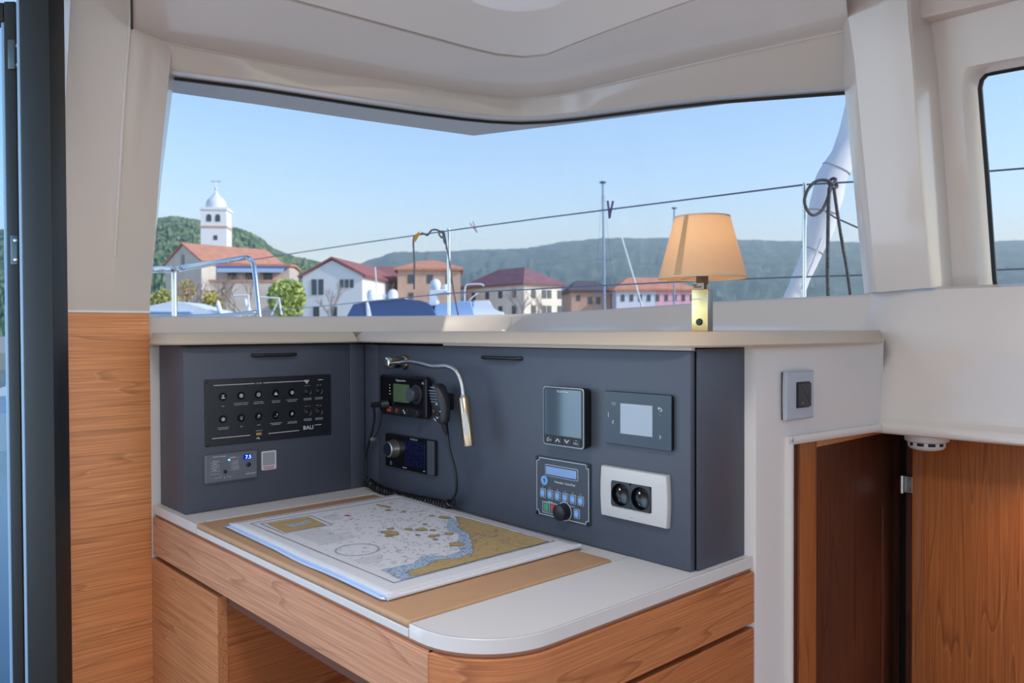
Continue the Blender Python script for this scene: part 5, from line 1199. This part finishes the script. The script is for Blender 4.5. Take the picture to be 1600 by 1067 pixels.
house('ruined_house', 'peach house with dark patched roof before the far ridge', 893, 92, radians(4), m2(62, 92), 8, 455, 438, PINK, mat('dark_tiles', (96, 88, 92), .8), 'x', 1.2, [('f', .8, 5.1, .45, .65), ('f', 2.2, 4.8, .5, .8), ('f', 3.1, 4.8, .5, .8)], [(1.7, 3, 6.0, .25)])
house('long_house', 'long pale terrace with orange roof and a row of windows', 963, 90, radians(6), m2(128, 90), 8, 453, 433, mat('pale_blue_render', (204, 208, 220), .8), ORNG, 'x', 2.4, [('f', .75+1.0*k, 5.0, .40, .75) for k in range(9)])
pk = [o for o in bpy.data.objects if o.name == 'long_house'][0]
box('pink_front', 4.6, m2(128, 90)+.04, -.03, .3, 0, 5.75, mat('pink_render', (226, 170, 184), .8), pk)
# trees
def leafy(name, label, px, py, D, rx, rz, col, n=900, seed=1, hgt=None):
    rnd = random.Random(seed); q = dep(px, py, D); t = thing(name, label, 'tree', (q.x, q.y, -.4)); hc = q.z+.4
    bm = bmesh.new()
    for k in range(n):
        while True:
            v = V((rnd.uniform(-1, 1), rnd.uniform(-1, 1), rnd.uniform(-1, 1)))
            if .35 < v.length < 1: break
        p = V((v.x*rx, v.y*rx, hc+v.z*rz)); s = rx*rnd.uniform(.10, .2); a, b2 = V((rnd.gauss(0, 1), rnd.gauss(0, 1), rnd.gauss(0, 1))).normalized(), V((rnd.gauss(0, 1), rnd.gauss(0, 1), rnd.gauss(0, 1))).normalized()
        bm.faces.new([bm.verts.new(p+a*s), bm.verts.new(p+b2*s), bm.verts.new(p-a*s*.8), bm.verts.new(p-b2*s)])
    fo = link('foliage', fin_flat(bm, 'foliage'), mat('leaf_'+name+str(seed), col, .8, noise=(1.2, .2, tuple(min(255, int(c*1.2)) for c in col))), t)
    tube('trunk', [(0, 0, 0), (.1, 0, hc*.5), (0, 0, hc)], [.18, .14, .06], mat('bark', (110, 92, 78), .9), t, 8)
def bare(label, px, ytop, D, seed, spread=.5):
    rnd = random.Random(seed); q = dep(px, ytop, D); t = thing('bare_tree', label, 'tree', (q.x, q.y, -.4), 'bare trees along the quay'); H = q.z+.4; bm = bmesh.new()
    def br(p, d, l, r, n):
        e = p+d*l; tube_bm([p, (p+e)/2+V((rnd.uniform(-.05, .05), rnd.uniform(-.05, .05), 0))*l, e], [r, r*.85, r*.7], 5, bm)
        if n:
            for k in range(3): br(p.lerp(e, rnd.uniform(.6, 1)), (d+V((rnd.uniform(-1, 1), rnd.uniform(-1, 1), rnd.uniform(-.2, .6)))*spread*1.3).normalized(), l*rnd.uniform(.6, .8), r*.6, n-1)
    br(V((0, 0, 0)), V((0, 0, 1)), H*.42, .09*H/5, 4)
    link('branches', fin(bm, 'branches'), mat('grey_bark', (150, 134, 126), .9), t)
leafy('leafy_tree', 'yellow green willow beside the white house', 448, 466, 70, m2(29, 70), m2(30, 70), (160, 172, 104), 1500, 1)
leafy('leafy_tree', 'small olive bush near the left window edge', 258, 470, 66, m2(22, 66), m2(18, 66), (150, 150, 92), 700, 2)
leafy('leafy_tree', 'ochre bush below the church wall', 330, 472, 68, m2(16, 68), m2(18, 68), (160, 150, 80), 600, 3)
leafy('leafy_tree', 'dull yellow shrub in front of the church gable', 292, 452, 76, m2(14, 76), m2(18, 76), (176, 160, 110), 500, 4)
for k, (px, yt, D, lab) in enumerate(((300, 425, 72, 'bare tree in front of the church gable'), (352, 430, 72, 'bare tree left of the pulpit bend'), (384, 428, 74, 'bare tree under the blue awning'), (515, 445, 68, 'bare tree before the white house'), (600, 428, 86, 'bare tree before the brown house'), (812, 452, 72, 'bare tree before the corner house'), (850, 458, 72, 'bare tree at the cream facade'))): bare(lab, px, yt, D, 10+k)
# ------------------------------------------------------------------ boats and masts
def mast(px, ytop, D, r, label, lean=0, px2=None):
    q = dep(px, ytop, D); b2 = dep(px2 or px, 530, D); t = thing('sailboat_mast', label, 'mast', (b2.x, b2.y, -1.6), 'masts of moored boats')
    L0 = V((0, 0, 0)); L1 = V((q.x-b2.x, q.y-b2.y, q.z+1.6)); tube('spar', [L0, L1], r, mat('mast_grey', (150, 165, 185), .4, .3), t, 8)
    lathe('masthead', [(0, 0), (r*3, 0), (r*3, r*1.2), (0, r*1.4)], mat('mast_dark', (80, 92, 108), .5), t, 10, M.Translation(L1))
    for f in (.62, .45):
        p = L0.lerp(L1, f); tube('spreader', [p-RT*r*9, p+RT*r*9], r*.35, mat('mast_grey', (150, 165, 185), .4, .3), t, 6)
    for s in (-1, 1): tube('shroud', [L1, V((RT.x, RT.y, 0))*s*r*16], r*.12, mat('mast_dark', (80, 92, 108), .5), t, 4)
mast(942, 286, 40, .055, 'tall grey mast beside the purple peg', px2=946)
mast(1053.5, 326, 46, .05, 'thinner distant mast left of the lamp shade')
sp_ = dep(971, 371, 30); e2 = dep(1008, 495, 30); tt = thing('sailboat_spar', 'white slanting spar before the long house', 'spar', e2)
tube('spar', [(0, 0, 0), sp_-e2], .036, WHT, tt, 8); tube('stay', [(0, 0, .2), (.02, 0, -1.9)], .03, WHT, tt, 6)
YB = mat('yacht_white', (228, 232, 238), .3); YG = mat('yacht_blue_glass', (46, 74, 128), .12); YC = mat('yacht_blue_cover', (150, 180, 222), .6)
yd = 32
ya = thing('motor_yacht', 'motor yacht with blue windows and white radar domes', 'boat', dep(640, 560, yd)); rl = ya.location.copy()
def yprof(n_, pts, dd, th2, m_, par=None):
    bm = bmesh.new(); fr3 = [bm.verts.new(dep(x, y, yd+dd)-rl) for x, y in pts]; bk = [bm.verts.new(dep(x, y, yd+dd)+FW*th2-rl) for x, y in pts]
    n2_ = len(pts); bm.faces.new(fr3); bm.faces.new(bk[::-1])
    for i in range(n2_): bm.faces.new((fr3[i], bk[i], bk[(i+1) % n2_], fr3[(i+1) % n2_]))
    bmesh.ops.bevel(bm, geom=bm.edges[:], offset=.03, segments=1, affect='EDGES'); return link(n_, fin(bm, n_), m_, par or ya, 40)
yprof('hull', [(520, 622), (760, 622), (800, 494), (520, 496)], 0, 3.4, YB)
sup = yprof('superstructure', [(540, 497), (552, 475), (575, 470.5), (634, 467), (660, 470), (674, 477), (684, 497)], .3, 2.6, YG)
yprof('window_pillar', [(573, 497), (571, 471), (575, 471), (581, 497)], .25, .2, YB, sup)
yprof('roof_line', [(552, 476), (575, 471), (634, 467), (634, 465.5), (573, 469), (550, 474)], .25, 2.7, YB, sup)
yprof('foredeck_cover', [(676, 495), (680, 476), (700, 472), (736, 470), (742, 495)], .4, 2.2, YC)
yprof('bow_box', [(738, 495), (740, 469.5), (764, 469.5), (771, 483), (787, 488), (788, 495)], .5, 1.8, YB)
yprof('radar_arch', [(669, 478), (671, 452), (698, 452), (700, 456), (679, 458), (684, 478)], .8, 1.2, YB)
for px, py, r_ in ((581, 459.5, 8), (614, 459.5, 8), (680.5, 444, 8.5), (696, 450, 6)):
    rr2 = m2(r_, yd+1); q = dep(px, py, yd+1)-rl
    lathe('radar_dome', [(0, -rr2*1.3), (rr2*.7, -rr2*1.3), (rr2*.95, -rr2*.9), (rr2, -rr2*.1), (rr2*.85, rr2*.5), (rr2*.5, rr2*.85), (0, rr2)], YB, ya, 20, M.Translation(q))
tube('radar_bar', [dep(598, 463, yd+1)-rl, dep(604, 462, yd+1)-rl], m2(3.5, yd), YB, ya, 8)
tube('antenna', [dep(590, 470, yd+1)-rl, dep(586, 417, yd+1)-rl], .025, YB, ya, 6)
tube('hoop', [p-rl for p in smoothpath([dep(726, 470, yd+1), dep(727, 448, yd+1), dep(735, 444, yd+1), dep(752, 444, yd+1), dep(756, 447, yd+1)], 4)], .03, YB, ya, 6)
tube('hoop_brace', [dep(733, 469, yd+1)-rl, dep(748, 456, yd+1)-rl], .025, YB, ya, 6)
td = thing('moored_boat', 'white moored boat bow and rails low at the left window corner', 'boat', dep(290, 520, 14)); rl = td.location.copy(); yd0 = yd; yd = 14
ya = td
yprof('bow', [(215, 760), (330, 760), (349, 489), (320, 482), (285, 472), (268, 470), (240, 479), (215, 480)], 0, 1.0, YB)
yprof('blue_stripe', [(215, 490), (300, 489), (300, 486), (215, 486)], -.05, .1, YC)
for x, y, r_ in ((341, 477, 5), (343, 484, 6), (384, 474, 5), (389, 487, 4)):
    lathe('fender', [(0, -.06), (.03, -.05), (.045, 0), (.03, .06), (.012, .085), (0, .09)], YB, td, 14, M.Translation(dep(x, y, 14)-rl))
tube('rail', [p-rl for p in pathD([(365, 462, 14), (388, 461, 14), (390, 485, 14)])], .018, YB, td, 6)
tube('rail', [p-rl for p in pathD([(404, 464, 14), (436, 466, 14), (440, 492, 14)])], .018, YB, td, 6)
tube('rail', [p-rl for p in pathD([(436, 467, 14), (424, 492, 14)])], .014, YB, td, 6)
